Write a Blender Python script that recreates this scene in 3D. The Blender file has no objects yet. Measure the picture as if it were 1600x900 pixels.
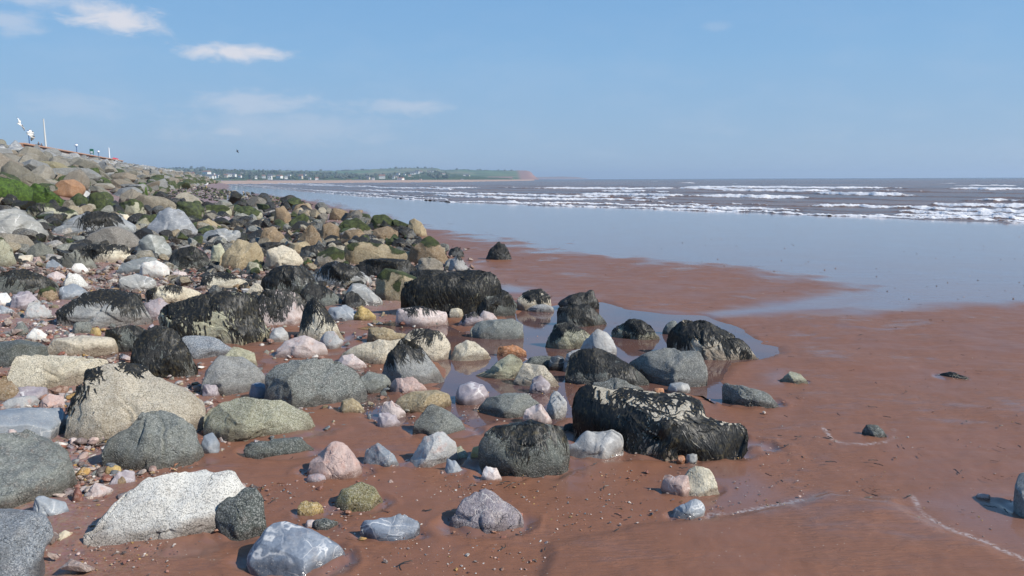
import bpy, bmesh, math, random
import numpy as np
from mathutils import Vector, Matrix
from mathutils.bvhtree import BVHTree

rnd = random.Random(7)
RS = np.random.RandomState(11)
scn = bpy.context.scene
COL = scn.collection

# ------------------------------------------------------------------ camera
F = 1200.0            # focal length in pixels of the 1600 px wide photograph
EYE = 1.6
cam_d = bpy.data.cameras.new('camera')
cam_d.sensor_width = 36; cam_d.lens = F/1600*36
cam_d.clip_start = 0.05; cam_d.clip_end = 30000
cam = bpy.data.objects.new('camera', cam_d); COL.objects.link(cam)
PITCH = math.atan(170/F)
cam.matrix_world = (Matrix.Translation((0, 0, EYE)) @ Matrix.Rotation(math.pi/2-PITCH, 4, 'X')
                    @ Matrix.Rotation(math.radians(-0.21), 4, 'Z'))
scn.camera = cam
CM = np.array(cam.matrix_world.to_3x3())

# ------------------------------------------------------------------ exposure
scn.view_settings.view_transform = 'Standard'
scn.view_settings.look = 'None'
scn.view_settings.exposure = 0.15
scn.view_settings.gamma = 1.0

# ------------------------------------------------------------------ sun and sky
SUN_EL = math.radians(38)
LIGHT = Vector((-0.86, 0.36, 0)).normalized()       # the way shadows fall on the ground
sd = bpy.data.lights.new('sun', 'SUN'); sd.energy = 5.0; sd.angle = math.radians(0.53)
sd.color = (1.0, 0.95, 0.87)
so = bpy.data.objects.new('sun', sd); COL.objects.link(so)
so.rotation_euler = Vector((LIGHT.x*math.cos(SUN_EL), LIGHT.y*math.cos(SUN_EL), -math.sin(SUN_EL))).to_track_quat('-Z', 'Y').to_euler()
so.location = (20, -20, 40)
SUN_AZ = math.atan2(-LIGHT.x, -LIGHT.y)             # compass bearing of the sun from +Y, clockwise

def pix_dir(px, py):
    d = CM @ np.array([(px-800)/F, (450-py)/F, -1.0])
    return d/np.linalg.norm(d)

W = bpy.data.worlds.new('World'); scn.world = W; W.use_nodes = True
nt = W.node_tree; nt.nodes.clear()

class NB:
    """small node-building helper"""
    def __init__(s, nt): s.nt = nt
    def n(s, t, **kw):
        nd = s.nt.nodes.new(t)
        for k, v in kw.items(): setattr(nd, k, v)
        return nd
    def put(s, sock, v):
        if v is None: return
        if isinstance(v, bpy.types.NodeSocket): s.nt.links.new(v, sock)
        else:
            if sock.type == 'RGBA' and len(v) == 3: v = (*v, 1)
            sock.default_value = v
    def math(s, op, a, b=None, c=None, clamp=False):
        nd = s.n('ShaderNodeMath', operation=op, use_clamp=clamp)
        s.put(nd.inputs[0], a); s.put(nd.inputs[1], b); s.put(nd.inputs[2], c)
        return nd.outputs[0]
    def vmath(s, op, a, b=None, scale=None):
        nd = s.n('ShaderNodeVectorMath', operation=op)
        s.put(nd.inputs[0], a)
        if b is not None: s.put(nd.inputs[1], b)
        if scale is not None: s.put(nd.inputs[3], scale)
        return nd.outputs['Value'] if op in ('DOT_PRODUCT', 'LENGTH', 'DISTANCE') else nd.outputs[0]
    def mix(s, f, a, b, blend='MIX'):
        nd = s.n('ShaderNodeMix', data_type='RGBA', blend_type=blend)
        s.put(nd.inputs[0], f); s.put(nd.inputs[6], a); s.put(nd.inputs[7], b)
        return nd.outputs[2]
    def ramp(s, f, a, b, lo=0.0, hi=1.0, smooth=True):
        nd = s.n('ShaderNodeMapRange', interpolation_type='SMOOTHSTEP' if smooth else 'LINEAR')
        s.put(nd.inputs[0], f); nd.inputs[1].default_value = a; nd.inputs[2].default_value = b
        nd.inputs[3].default_value = lo; nd.inputs[4].default_value = hi
        return nd.outputs[0]
    def noise(s, vec, scale, detail=4, rough=0.55, dist=0.0, out=0):
        nd = s.n('ShaderNodeTexNoise')
        s.put(nd.inputs['Vector'], vec); nd.inputs['Scale'].default_value = scale
        nd.inputs['Detail'].default_value = detail; nd.inputs['Roughness'].default_value = rough
        nd.inputs['Distortion'].default_value = dist
        return nd.outputs[out]
    def voro(s, vec, scale, feature='F1', out=0, rand=1.0):
        nd = s.n('ShaderNodeTexVoronoi', feature=feature)
        s.put(nd.inputs['Vector'], vec); nd.inputs['Scale'].default_value = scale
        nd.inputs['Randomness'].default_value = rand
        return nd.outputs[out]
    def xyz(s, v):
        nd = s.n('ShaderNodeSeparateXYZ'); s.put(nd.inputs[0], v); return nd.outputs
    def comb(s, x, y, z):
        nd = s.n('ShaderNodeCombineXYZ'); s.put(nd.inputs[0], x); s.put(nd.inputs[1], y); s.put(nd.inputs[2], z)
        return nd.outputs[0]
    def attr(s, name, out='Fac'):
        nd = s.n('ShaderNodeAttribute', attribute_name=name); return nd.outputs[out]
    def bump(s, h, strength, dist, normal=None):
        nd = s.n('ShaderNodeBump'); nd.inputs['Strength'].default_value = strength
        nd.inputs['Distance'].default_value = dist; s.put(nd.inputs['Height'], h)
        if normal is not None: s.put(nd.inputs['Normal'], normal)
        return nd.outputs[0]

w = NB(nt)
sky = w.n('ShaderNodeTexSky', sky_type='NISHITA', sun_disc=False)
sky.sun_elevation = SUN_EL; sky.sun_rotation = SUN_AZ
sky.air_density = 1.0; sky.dust_density = 0.4; sky.ozone_density = 2.5; sky.altitude = 0
tc = w.n('ShaderNodeTexCoord').outputs['Generated']
vx, vy, vz = w.xyz(tc)
az = w.math('ARCTAN2', vx, vy); el = w.math('ARCSINE', vz)
p3 = w.comb(az, w.math('MULTIPLY', el, 2.6), 0.0)
nz = w.noise(p3, 26, 7, 0.62, 0.35)
nz2 = w.noise(p3, 9, 5, 0.6, 0.2)
mask = None
# px, py, half width, half height, strength
for (cx, cy, hw, hh, k) in [(178, 30, 72, 24, 1.0), (145, 14, 50, 22, .9), (366, 83, 96, 17, 1.0), (20, 32, 50, 20, .42), (60, 0, 70, 14, .5),
                            (400, 162, 120, 24, .42), (630, 168, 85, 18, .40), (350, 206, 42, 10, .40), (110, 165, 110, 22, .22),
                            (450, 200, 210, 40, .25), (1120, 42, 26, 9, .14), (820, 120, 160, 60, .05)]:
    d = pix_dir(cx, cy); a0 = math.atan2(d[0], d[1]); e0 = math.asin(d[2])
    da = w.math('MULTIPLY', w.math('SUBTRACT', az, a0), F/hw*0.92)
    de = w.math('MULTIPLY', w.math('SUBTRACT', el, e0), F/hh*0.97)
    r2 = w.math('ADD', w.math('MULTIPLY', da, da), w.math('MULTIPLY', de, de))
    g = w.math('MULTIPLY', w.math('SUBTRACT', 1.0, w.math('SQRT', r2)), 1.0)
    g = w.math('ADD', g, w.math('MULTIPLY', w.math('SUBTRACT', nz, 0.5), 1.9))
    g = w.math('MULTIPLY', w.ramp(g, 0.0, 0.95), k)
    g = w.math('MULTIPLY', g, w.ramp(r2, 2.6, 0.9))
    mask = g if mask is None else w.math('MAXIMUM', mask, g)
haze_s = w.math('MULTIPLY', w.math('MULTIPLY', w.ramp(nz2, 0.42, 0.75), w.ramp(el, 0.30, 0.02)), 0.10)
mask = w.math('MAXIMUM', mask, haze_s)
hs = w.n('ShaderNodeHueSaturation'); hs.inputs['Saturation'].default_value = 1.0; hs.inputs['Value'].default_value = 1.0
w.put(hs.inputs['Color'], sky.outputs[0])
lowk = w.ramp(el, 0.36, -0.02, smooth=False)
blue = w.mix(w.ramp(el, 0.15, -0.01, smooth=False), w.mix(w.ramp(el, 0.36, 0.14, smooth=False), (1.30, 3.35, 6.6), (2.3, 4.3, 6.8)), (3.15, 4.5, 6.2))
blue = w.mix(w.ramp(el, 0.36, 1.2), blue, (0.55, 1.75, 4.5))
skyc = w.mix(0.88, hs.outputs[0], blue)
cl = w.mix(w.math('MULTIPLY', mask, 0.92), skyc, (6.9, 6.9, 7.4))
bg = w.n('ShaderNodeBackground'); bg.inputs[1].default_value = 0.1
w.put(bg.inputs[0], cl)
wo = w.n('ShaderNodeOutputWorld'); w.put(wo.inputs[0], bg.outputs[0])

# ------------------------------------------------------------------ helpers
def tag(o, label=None, cat=None, group=None, kind=None):
    if label: o['label'] = label
    if cat: o['category'] = cat
    if group: o['group'] = group
    if kind: o['kind'] = kind
    return o

def mesh_np(name, V, Fc, smooth=True):
    """mesh out of numpy arrays; Fc is (n,3) or (n,4)"""
    V = np.asarray(V, dtype=np.float32); Fc = np.asarray(Fc, dtype=np.int32)
    me = bpy.data.meshes.new(name)
    me.vertices.add(len(V)); me.vertices.foreach_set('co', V.ravel())
    k = Fc.shape[1]
    me.loops.add(Fc.size); me.loops.foreach_set('vertex_index', Fc.ravel())
    me.polygons.add(len(Fc))
    me.polygons.foreach_set('loop_start', np.arange(0, Fc.size, k, dtype=np.int32))
    me.polygons.foreach_set('loop_total', np.full(len(Fc), k, dtype=np.int32))
    me.polygons.foreach_set('use_smooth', np.full(len(Fc), smooth))
    me.update(calc_edges=True); me.validate()
    return me

def fattr(me, name, arr):
    a = me.attributes.new(name, 'FLOAT', 'POINT'); a.data.foreach_set('value', np.asarray(arr, dtype=np.float32).ravel())

def cattr(me, name, arr):
    a = me.attributes.new(name, 'FLOAT_COLOR', 'POINT')
    arr = np.asarray(arr, dtype=np.float32)
    a.data.foreach_set('color', np.concatenate([arr, np.ones((len(arr), 1), np.float32)], 1).ravel())

def link(name, me, mat=None, parent=None, loc=None):
    o = bpy.data.objects.new(name, me); COL.objects.link(o)
    if mat is not None and not me.materials: me.materials.append(mat)
    if parent is not None: o.parent = parent
    if loc is not None: o.location = loc
    return o

def _h(ix, iy, iz, seed):
    h = (ix*374761393 + iy*668265263 + iz*2147483647 + seed*1274126177) & 0xffffffff
    h = ((h ^ (h >> 13))*1274126177) & 0xffffffff
    h = ((h ^ (h >> 16))*2246822519) & 0xffffffff
    return ((h ^ (h >> 15)) & 0xffff)/32767.5-1.0

def vnoise(P, seed=0):
    P = np.asarray(P, dtype=np.float64); i = np.floor(P).astype(np.int64); f = P-i
    f = f*f*f*(f*(f*6-15)+10); r = 0
    for dx in (0, 1):
        for dy in (0, 1):
            for dz in (0, 1):
                wgt = (f[:, 0] if dx else 1-f[:, 0])*(f[:, 1] if dy else 1-f[:, 1])*(f[:, 2] if dz else 1-f[:, 2])
                r = r + wgt*_h(i[:, 0]+dx, i[:, 1]+dy, i[:, 2]+dz, seed)
    return r

def fbm(P, octv=4, seed=0, gain=0.5):
    r = 0; a = 1.0; P = np.asarray(P, dtype=np.float64)
    for k in range(octv):
        r = r+a*vnoise(P*(2.03**k)+k*17.3, seed+k); a *= gain
    return r

def fbm2(x, y, s, octv=4, seed=0, gain=0.5):
    return fbm(np.stack([x/s, y/s, np.zeros_like(x)+seed*3.7], -1).reshape(-1, 3), octv, seed, gain).reshape(np.shape(x))

def sstep(a, b, x):
    t = np.clip((np.asarray(x, dtype=np.float64)-a)/(b-a), 0, 1); return t*t*(3-2*t)

# ------------------------------------------------------------------ lie of the land
PU = [-60, 0, 1.2, 2.8, 4.6, 6.0, 8.7, 12, 17, 24, 30, 34, 38, 60]
PZ = [0, 0, 0.05, 0.18, 0.38, 0.62, 1.25, 2.0, 3.2, 4.9, 6.0, 6.5, 7.0, 7.0]
def coast_u(x, y): return -0.941*x-0.339*y           # metres inland of a line through the camera along the coast
def prof(x, y):
    z = np.interp(coast_u(x, y), PU, PZ)
    z = z*(1-sstep(330, 460, y))
    return z*sstep(-6, 6, y) if np.ndim(y) else z*float(sstep(-6, 6, y))

def hit(px, py, extra=0.0):
    """where the sight line of a photograph pixel meets the ground"""
    d = pix_dir(px, py); last = 0.5; t = 0.5
    while t < 4000:
        p = d*t; z = EYE+p[2]
        if z < prof(p[0], p[1])+extra:
            a, b = last, t
            for _ in range(24):
                m = (a+b)/2; q = d*m
                if EYE+q[2] < prof(q[0], q[1])+extra: b = m
                else: a = m
            q = d*b; return np.array([q[0], q[1], EYE+q[2]])
        last = t; t *= 1.03
    q = d*3000; return np.array([q[0], q[1], 0.0])

def project(P):
    P = np.asarray(P, dtype=np.float64)-np.array([0, 0, EYE]); c = P @ CM
    return 800+F*c[..., 0]/-c[..., 2], 450-F*c[..., 1]/-c[..., 2]

def poly_px(pts): return np.array([hit(a, b)[:2] for a, b in pts])

def sd_poly(x, y, P):
    """signed distance to polygon, negative inside"""
    d = np.full(np.shape(x), 1e9); inside = np.zeros(np.shape(x), bool); n = len(P)
    for i in range(n):
        a = P[i]; b = P[(i+1) % n]; e = b-a
        wx = x-a[0]; wy = y-a[1]
        t = np.clip((wx*e[0]+wy*e[1])/(e@e), 0, 1)
        d = np.minimum(d, (wx-e[0]*t)**2+(wy-e[1]*t)**2)
        c = ((a[1] > y) != (b[1] > y))
        with np.errstate(divide='ignore', invalid='ignore'):
            xi = (b[0]-a[0])*(y-a[1])/(b[1]-a[1]+1e-12)+a[0]
        inside ^= (c & (x < xi))
    d = np.sqrt(d); return np.where(inside, -d, d)

# shoreline: last foam line, as range over bearing
SHP = [(395, 292.5), (480, 300), (560, 306), (700, 315), (850, 321), (1100, 329), (1300, 336.5), (1600, 349)]
_sh = np.array([hit(a, b)[:2] for a, b in SHP])
_sa = np.arctan2(_sh[:, 0], _sh[:, 1]); _sr = np.hypot(_sh[:, 0], _sh[:, 1])
_sa = np.concatenate([[_sa[0]-0.06, _sa[0]-0.03], _sa, [0.85, 1.2, 1.5]]); _sr = np.concatenate([[_sr[0]*2.6, _sr[0]*1.5], _sr, [30, 29, 30]])
def shore_r(a): return np.exp(np.interp(a, _sa, np.log(_sr)))

POOLS = [
 [(556, 512), (600, 500), (690, 500), (735, 520), (780, 505), (812, 484), (880, 474), (940, 470), (975, 482), (1040, 489), (1100, 492),
  (1120, 500), (1190, 536), (1216, 540), (1219, 552), (1190, 560), (1150, 566), (1120, 590), (1140, 620), (1110, 628), (1080, 610),
  (1010, 608), (960, 600), (900, 590), (890, 620), (905, 650), (880, 650), (850, 668), (780, 655), (740, 668), (700, 640), (640, 640), (690, 600), (700, 575), (680, 560), (700, 535), (640, 520)],
 [(1090, 489), (1170, 480), (1280, 462), (1420, 446), (1600, 440), (1800, 440), (1800, 468), (1600, 470), (1480, 474), (1300, 484), (1180, 492), (1110, 497)],
 [(1200, 585), (1222, 578), (1222, 600), (1205, 598)],
 [(1040, 740), (1065, 720), (1140, 725), (1190, 750), (1230, 775), (1190, 800), (1110, 803), (1090, 785), (1120, 765), (1060, 775), (1035, 762)],
 [(1430, 775), (1540, 768), (1640, 775), (1760, 900), (1620, 880), (1540, 850), (1480, 828), (1440, 800)],
 [(545, 560), (595, 600), (640, 660), (600, 665), (560, 640)],
 [(880, 700), (905, 690), (960, 715), (930, 722), (890, 760), (850, 752)],
 [(145, 545), (190, 548), (192, 556), (150, 557)],
]
POOLW = [poly_px(p) for p in POOLS]
DEEP = (0, 5, 7)
BARS = [   # sand that has drained: no film of water
 [(640, 352), (700, 366), (790, 380), (800, 388), (850, 398), (1000, 407), (1130, 420), (1220, 436), (1300, 449), (1285, 456), (1180, 475), (1090, 486), (1000, 482),
  (955, 470), (900, 455), (800, 440), (740, 425), (690, 392), (600, 370)],
 [(400, 303), (480, 313), (600, 340), (560, 350), (380, 320)],
]
BARW = [poly_px(p) for p in BARS]
PILEW = poly_px([(-200, 322), (110, 316), (260, 300), (420, 316), (520, 332), (640, 362), (700, 400), (735, 430), (690, 478), (560, 500), (520, 480), (330, 455), (-200, 470)])
FOREW = poly_px([(300, 420), (800, 455), (960, 480), (1090, 492), (1250, 484), (1600, 474), (2300, 470), (2600, 1200), (-900, 1200), (-900, 420)])

def wet_fields(x, y):
    wob = fbm2(x, y, 0.8, 3, 5)*0.10*np.clip(np.hypot(x, y)/6, .3, 3)
    pool = np.zeros(np.shape(x)); thin = np.zeros(np.shape(x)); far = np.hypot(x, y) < 40
    for i, P in enumerate(POOLW):
        m = (x > P[:, 0].min()-1) & (x < P[:, 0].max()+1) & (y > P[:, 1].min()-1) & (y < P[:, 1].max()+1)
        if m.any():
            s = sd_poly(x[m], y[m], P)+wob[m]*0.35
            if i in DEEP: pool[m] = np.maximum(pool[m], sstep(0.10, -0.12, s))
            else: thin[m] = np.maximum(thin[m], sstep(0.16, -0.22, s)*(0.95 if i != 4 else .6))
    film = np.ones(np.shape(x))
    for P in BARW:
        s = sd_poly(x, y, P)+wob*3
        film = np.minimum(film, sstep(-0.25, 0.9, s))
    s = sd_poly(x, y, FOREW)+wob*1.5
    film = np.minimum(film, sstep(-0.5, 0.25, s))
    film = film*sstep(-0.5, 1.0, sd_poly(x, y, PILEW))
    a = np.arctan2(x, y); film = np.where(coast_u(x, y) > 4, 0, film)
    return np.maximum(film, thin), pool

# ------------------------------------------------------------------ materials
def new_mat(name):
    m = bpy.data.materials.new(name); m.use_nodes = True; m.node_tree.nodes.clear()
    b = NB(m.node_tree)
    out = b.n('ShaderNodeOutputMaterial'); p = b.n('ShaderNodeBsdfPrincipled')
    b.put(out.inputs[0], p.outputs[0])
    return m, b, p, out

def plain(name, col, rough=0.6, metal=0.0, spec=0.5, var=0.15, scale=8):
    m, b, p, o = new_mat(name)
    oc = b.n('ShaderNodeTexCoord').outputs['Object']
    n = b.noise(oc, scale, 4)
    c = b.mix(n, tuple(k*(1-var) for k in col), tuple(min(1, k*(1+var)) for k in col))
    b.put(p.inputs['Base Color'], c); p.inputs['Roughness'].default_value = rough
    p.inputs['Metallic'].default_value = metal; p.inputs['Specular IOR Level'].default_value = spec
    return m

def sand_material():
    m, b, p, o = new_mat('wet_red_sand')
    P = b.n('ShaderNodeNewGeometry').outputs['Position']
    film = b.math('MAXIMUM', b.attr('film'), b.attr('scour')); pool = b.attr('pool'); grav = b.attr('gravel'); rock = b.attr('armour')
    n1 = b.noise(P, 0.9, 5, 0.6, 0.3); n2 = b.noise(P, 6, 6, 0.62); n3 = b.noise(P, 220, 3, 0.6)
    st = b.vmath('MULTIPLY', P, (1.0, 3.4, 1.0)); n4 = b.noise(st, 2.2, 6, 0.6, 0.9)
    c = b.mix(n1, (0.205, 0.088, 0.045), (0.25, 0.110, 0.060))
    c = b.mix(b.ramp(n4, 0.35, 0.75), c, (0.205, 0.090, 0.048))
    c = b.mix(b.math('MULTIPLY', b.ramp(n2, 0.55, 0.8), 0.35), c, (0.30, 0.15, 0.09))
    c = b.mix(b.math('MULTIPLY', b.ramp(n3, 0.40, 0.75), 0.35), c, (0.16, 0.075, 0.05))
    c = b.mix(b.math('MULTIPLY', b.ramp(b.noise(b.vmath('MULTIPLY', P, (1, 2.5, 1)), 1.7, 6, .7, .8), .56, .72), .35), c, (0.13, 0.066, 0.046))
    gcol = b.voro(P, 75, out=1)
    ghs = b.n('ShaderNodeHueSaturation'); ghs.inputs['Saturation'].default_value = 0.35; ghs.inputs['Value'].default_value = .5; b.put(ghs.inputs['Color'], gcol)
    gm = b.mix(0.75, ghs.outputs[0], (0.23, 0.10, 0.06))
    c = b.mix(grav, c, gm)
    c = b.mix(rock, c, (0.07, 0.065, 0.055))
    spv = b.voro(P, 26, out=0); spm = b.math('MULTIPLY', b.ramp(spv, 0.085, 0.05), b.ramp(b.noise(P, 1.3, 3), 0.44, 0.62))
    spc = b.mix(b.ramp(b.xyz(b.voro(P, 26, out=1))[0], 0.25, 0.5), (0.03, 0.02, 0.02), (0.6, 0.5, 0.42))
    c = b.mix(b.math('MULTIPLY', spm, b.math('SUBTRACT', 1.0, pool)), c, spc)
    c = b.mix(b.math('MULTIPLY', film, 0.45), c, (0.17, 0.10, 0.085))
    c = b.mix(b.math('MULTIPLY', b.attr('scum'), b.ramp(b.noise(P, 60, 3), .35, .6)), c, (.42, .34, .31))
    b.put(p.inputs['Base Color'], c)
    r = b.ramp(b.math('ADD', n1, b.math('MULTIPLY', b.math('SUBTRACT', n4, 0.5), 0.6)), 0.3, 0.7, 0.40, 0.62)
    b.put(p.inputs['Roughness'], r); p.inputs['Specular IOR Level'].default_value = 0.3
    rl = b.noise(b.vmath('MULTIPLY', P, (1.2, 6.0, 1.0)), 5.0, 5, 0.65, 1.4)
    flow = b.math('ADD', b.math('ADD', b.math('MULTIPLY', n2, 0.6), b.math('MULTIPLY', n4, 0.6)), b.math('MULTIPLY', b.ramp(rl, .42, .6), b.ramp(n1, .42, .62, 0, .45)))
    h = b.math('ADD', flow, b.math('MULTIPLY', n3, 0.16))
    dry = b.math('SUBTRACT', 1.0, b.math('MULTIPLY', film, 0.97))
    nb = b.n('ShaderNodeBump'); nb.inputs['Distance'].default_value = 0.012
    b.put(nb.inputs['Strength'], b.math('MULTIPLY', dry, 0.56)); b.put(nb.inputs['Height'], h)
    b.put(p.inputs['Normal'], nb.outputs[0])
    cw = b.math('MAXIMUM', film, b.math('MULTIPLY', b.ramp(b.math('ADD', n1, b.math('MULTIPLY', n4, .5)), 0.78, 1.0), b.math('MULTIPLY', 0.8, b.math('SUBTRACT', 1.0, b.math('MAXIMUM', grav, rock)))))
    b.put(p.inputs['Coat Weight'], cw); p.inputs['Coat Roughness'].default_value = 0.05; p.inputs['Coat IOR'].default_value = 1.33
    rip = b.noise(b.vmath('MULTIPLY', P, (0.35, 1.6, 1)), 3.0, 4, 0.6)
    b.put(p.inputs['Coat Normal'], b.bump(b.math('ADD', rip, b.math('MULTIPLY', b.noise(b.vmath('MULTIPLY', P, (0.5, 3, 1)), 14, 3), .3)), 0.22, 0.01))
    return m

def water_material(name, tint, bump=0.05, scale=14):
    m = bpy.data.materials.new(name); m.use_nodes = True; m.node_tree.nodes.clear(); b = NB(m.node_tree)
    P = b.n('ShaderNodeNewGeometry').outputs['Position']
    nrm = b.bump(b.noise(b.vmath('MULTIPLY', P, (1, 2.2, 1)), scale, 3), bump, 0.004)
    fr = b.n('ShaderNodeFresnel'); fr.inputs[0].default_value = 1.36; b.put(fr.inputs['Normal'], nrm)
    gl = b.n('ShaderNodeBsdfGlossy'); gl.inputs['Roughness'].default_value = 0.02; b.put(gl.inputs['Normal'], nrm)
    tr = b.n('ShaderNodeBsdfTransparent'); b.put(tr.inputs[0], tint)
    mx = b.n('ShaderNodeMixShader'); b.put(mx.inputs[0], fr.outputs[0]); b.put(mx.inputs[1], tr.outputs[0]); b.put(mx.inputs[2], gl.outputs[0])
    o = b.n('ShaderNodeOutputMaterial'); b.put(o.inputs[0], mx.outputs[0]); return m

def rock_material(name, speck=0.3, speck_scale=90, veins=0.0, vein_col=(0.8, 0.78, 0.74), vein_scale=3.0, band=0.0, patch=(0.3, 0.2, 0.15), patchy=0.2,
                  rough=0.75, bumpk=0.6, wet=0.0, vary=0.35, tone=False):
    m, b, p, o = new_mat(name)
    oi = b.n('ShaderNodeObjectInfo')
    oc = b.n('ShaderNodeTexCoord').outputs['Object']
    off = b.vmath('SCALE', b.comb(oi.outputs['Random'], b.math('MULTIPLY', oi.outputs['Random'], 1.7), 0.5), scale=40.0)
    V = b.vmath('ADD', oc, off)
    base = b.attr('tone', 'Color') if tone else oi.outputs['Color']
    n1 = b.noise(V, 4, 6, 0.6, 0.4); n2 = b.noise(V, 22, 5, 0.65); nf = b.noise(V, speck_scale, 4, 0.75)
    dark = b.mix(1.0, base, (0.52, 0.52, 0.54), 'MULTIPLY'); lite = b.mix(1.0, base, (1.45, 1.42, 1.36), 'MULTIPLY')
    c = b.mix(b.ramp(n1, 0.28, 0.72), b.mix(vary, base, dark), b.mix(vary, base, lite))
    c = b.mix(b.math('MULTIPLY', b.ramp(n2, 0.5, 0.72), patchy), c, patch)
    if band:
        bv = b.vmath('MULTIPLY', V, (1.2, 2.0, 7.0)); bn = b.noise(bv, 3.2, 5, 0.6, 0.6)
        c = b.mix(b.math('MULTIPLY', b.ramp(bn, 0.46, 0.62), band), c, lite)
        c = b.mix(b.math('MULTIPLY', b.ramp(bn, 0.42, 0.30), band), c, dark)
    vo = b.voro(V, speck_scale*1.3, out=1)
    sx = b.xyz(vo)[0]
    c = b.mix(b.math('MULTIPLY', b.ramp(sx, 0.62, 0.9), speck), c, b.mix(0.5, lite, (0.75, 0.73, 0.68)))
    c = b.mix(b.math('MULTIPLY', b.ramp(sx, 0.35, 0.1), speck), c, b.mix(1.0, base, (0.22, 0.22, 0.22), 'MULTIPLY'))
    c = b.mix(b.math('MULTIPLY', b.ramp(nf, 0.55, 0.75), speck*0.6), c, dark)
    hv = None
    if veins:
        wv = b.vmath('ADD', V, b.vmath('SCALE', b.n('ShaderNodeTexNoise').outputs[1], scale=0.0))
        dn = b.n('ShaderNodeTexNoise'); b.put(dn.inputs['Vector'], V); dn.inputs['Scale'].default_value = 5; dn.inputs['Detail'].default_value = 4
        wv = b.vmath('ADD', V, b.vmath('SCALE', dn.outputs[1], scale=0.22))
        ve = b.voro(b.vmath('MULTIPLY', wv, (1, 1, 1.8)), vein_scale, 'DISTANCE_TO_EDGE', 0)
        ve2 = b.voro(wv, vein_scale*2.7, 'DISTANCE_TO_EDGE', 0)
        vm = b.math('MAXIMUM', b.math('MULTIPLY', b.ramp(ve, 0.024, 0.004), b.ramp(b.noise(V, 7, 3), 0.38, 0.6)), b.math('MULTIPLY', b.ramp(ve2, 0.03, 0.006), b.ramp(n1, 0.5, 0.62)))
        c = b.mix(b.math('MULTIPLY', vm, veins), c, vein_col)
    stn = b.noise(b.vmath('MULTIPLY', V, (1, 1, .5)), 2.6, 6, .68, .7)
    c = b.mix(b.math('MULTIPLY', b.ramp(stn, .52, .68), .45), c, b.mix(1.0, base, (.50, .43, .34), 'MULTIPLY'))
    bar = b.math('MULTIPLY', b.ramp(b.voro(V, 95), .34, .22), b.ramp(b.noise(V, 5, 4, .6), .56, .66))
    c = b.mix(b.math('MULTIPLY', bar, .55), c, (.55, .52, .45))
    weed = b.attr('weed'); alg = b.attr('algae'); damp = b.attr('damp')
    # living cover
    an = b.noise(V, 60, 5, 0.7)
    am = b.ramp(b.math('ADD', alg, b.math('MULTIPLY', b.math('SUBTRACT', an, 0.5), 0.7)), 0.42, 0.6)
    ac = b.mix(b.ramp(b.noise(V, 9, 5), 0.35, 0.65), (0.026, 0.034, 0.012), (0.070, 0.088, 0.024))
    ac = b.mix(b.ramp(alg, .95, 1.1), ac, b.mix(b.ramp(b.noise(V, 14, 5), 0.35, 0.65), (0.035, 0.065, 0.010), (0.085, 0.15, 0.018)))
    c = b.mix(am, c, ac)
    wn = b.noise(b.vmath('MULTIPLY', V, (1, 1, 0.22)), 38, 6, 0.7, 0.8)
    wm = b.ramp(b.math('ADD', b.math('MULTIPLY', weed, .74), b.math('MULTIPLY', b.math('SUBTRACT', wn, 0.5), 2.6)), 0.47, 0.6)
    wc = b.mix(b.ramp(wn, 0.45, 0.7), (0.012, 0.012, 0.011), (0.055, 0.050, 0.040))
    c = b.mix(wm, c, wc)
    c = b.mix(b.math('MULTIPLY', damp, 0.8), c, b.mix(1.0, c, (0.42, 0.36, 0.33), 'MULTIPLY'))
    b.put(p.inputs['Base Color'], c)
    rr = b.math('SUBTRACT', rough, b.math('MAXIMUM', b.math('MULTIPLY', damp, 0.36), b.math('MULTIPLY', wm, 0.14))); b.put(p.inputs['Roughness'], rr)
    ck = b.voro(b.vmath('ADD', V, b.vmath('SCALE', b.noise(V, 6, 4, out=1), scale=0.35)), 5.5, 'DISTANCE_TO_EDGE', 0)
    ckm = b.math('MULTIPLY', b.ramp(ck, 0.02, 0.0), b.ramp(n1, 0.45, 0.6))
    h = b.math('SUBTRACT', b.math('MULTIPLY', n2, 1.0), b.math('MULTIPLY', ckm, 0.8))
    h = b.math('ADD', h, b.math('MULTIPLY', nf, 0.75))
    h = b.math('ADD', h, b.math('MULTIPLY', b.math('MULTIPLY', wn, wm), 1.2)); h = b.math('ADD', h, b.math('MULTIPLY', b.math('MULTIPLY', an, am), 1.3))
    b.put(p.inputs['Normal'], b.bump(h, min(1.0, bumpk*1.3), 0.018))
    return m

M = {}
M['sand'] = sand_material()
M['granite'] = rock_material('speckled_rock', speck=0.62, speck_scale=170, patchy=0.2, bumpk=0.7)
M['green'] = rock_material('green_grey_rock', speck=0.36, speck_scale=150, band=0.35, patch=(0.30, 0.28, 0.2), patchy=0.25, rough=0.62, bumpk=0.6)
M['slate'] = rock_material('veined_slate', speck=0.10, veins=0.5, vein_scale=3.0, band=0.25, rough=0.5, bumpk=0.22, patchy=0.15, patch=(0.36, 0.27, 0.2), vary=.3)
M['quartz'] = rock_material('pale_quartz_rock', speck=0.12, veins=0.3, vein_scale=6, vein_col=(0.6, 0.53, 0.48), patch=(0.42, 0.20, 0.14), patchy=0.5, rough=0.55, bumpk=0.4)
M['veined'] = rock_material('white_veined_rock', speck=0.2, veins=1.0, vein_scale=14, vein_col=(0.72, 0.66, 0.6), patch=(0.5, 0.42, 0.38), patchy=0.6, rough=0.7, bumpk=0.8)
M['sandstone'] = rock_material('brown_sandstone', speck=0.22, speck_scale=60, patch=(0.13, 0.12, 0.06), patchy=0.35, rough=0.85, bumpk=0.7)
M['banded'] = rock_material('banded_rock', speck=0.35, speck_scale=150, band=0.8, patch=(0.33, 0.2, 0.13), patchy=0.3, rough=0.6, bumpk=0.6)

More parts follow.
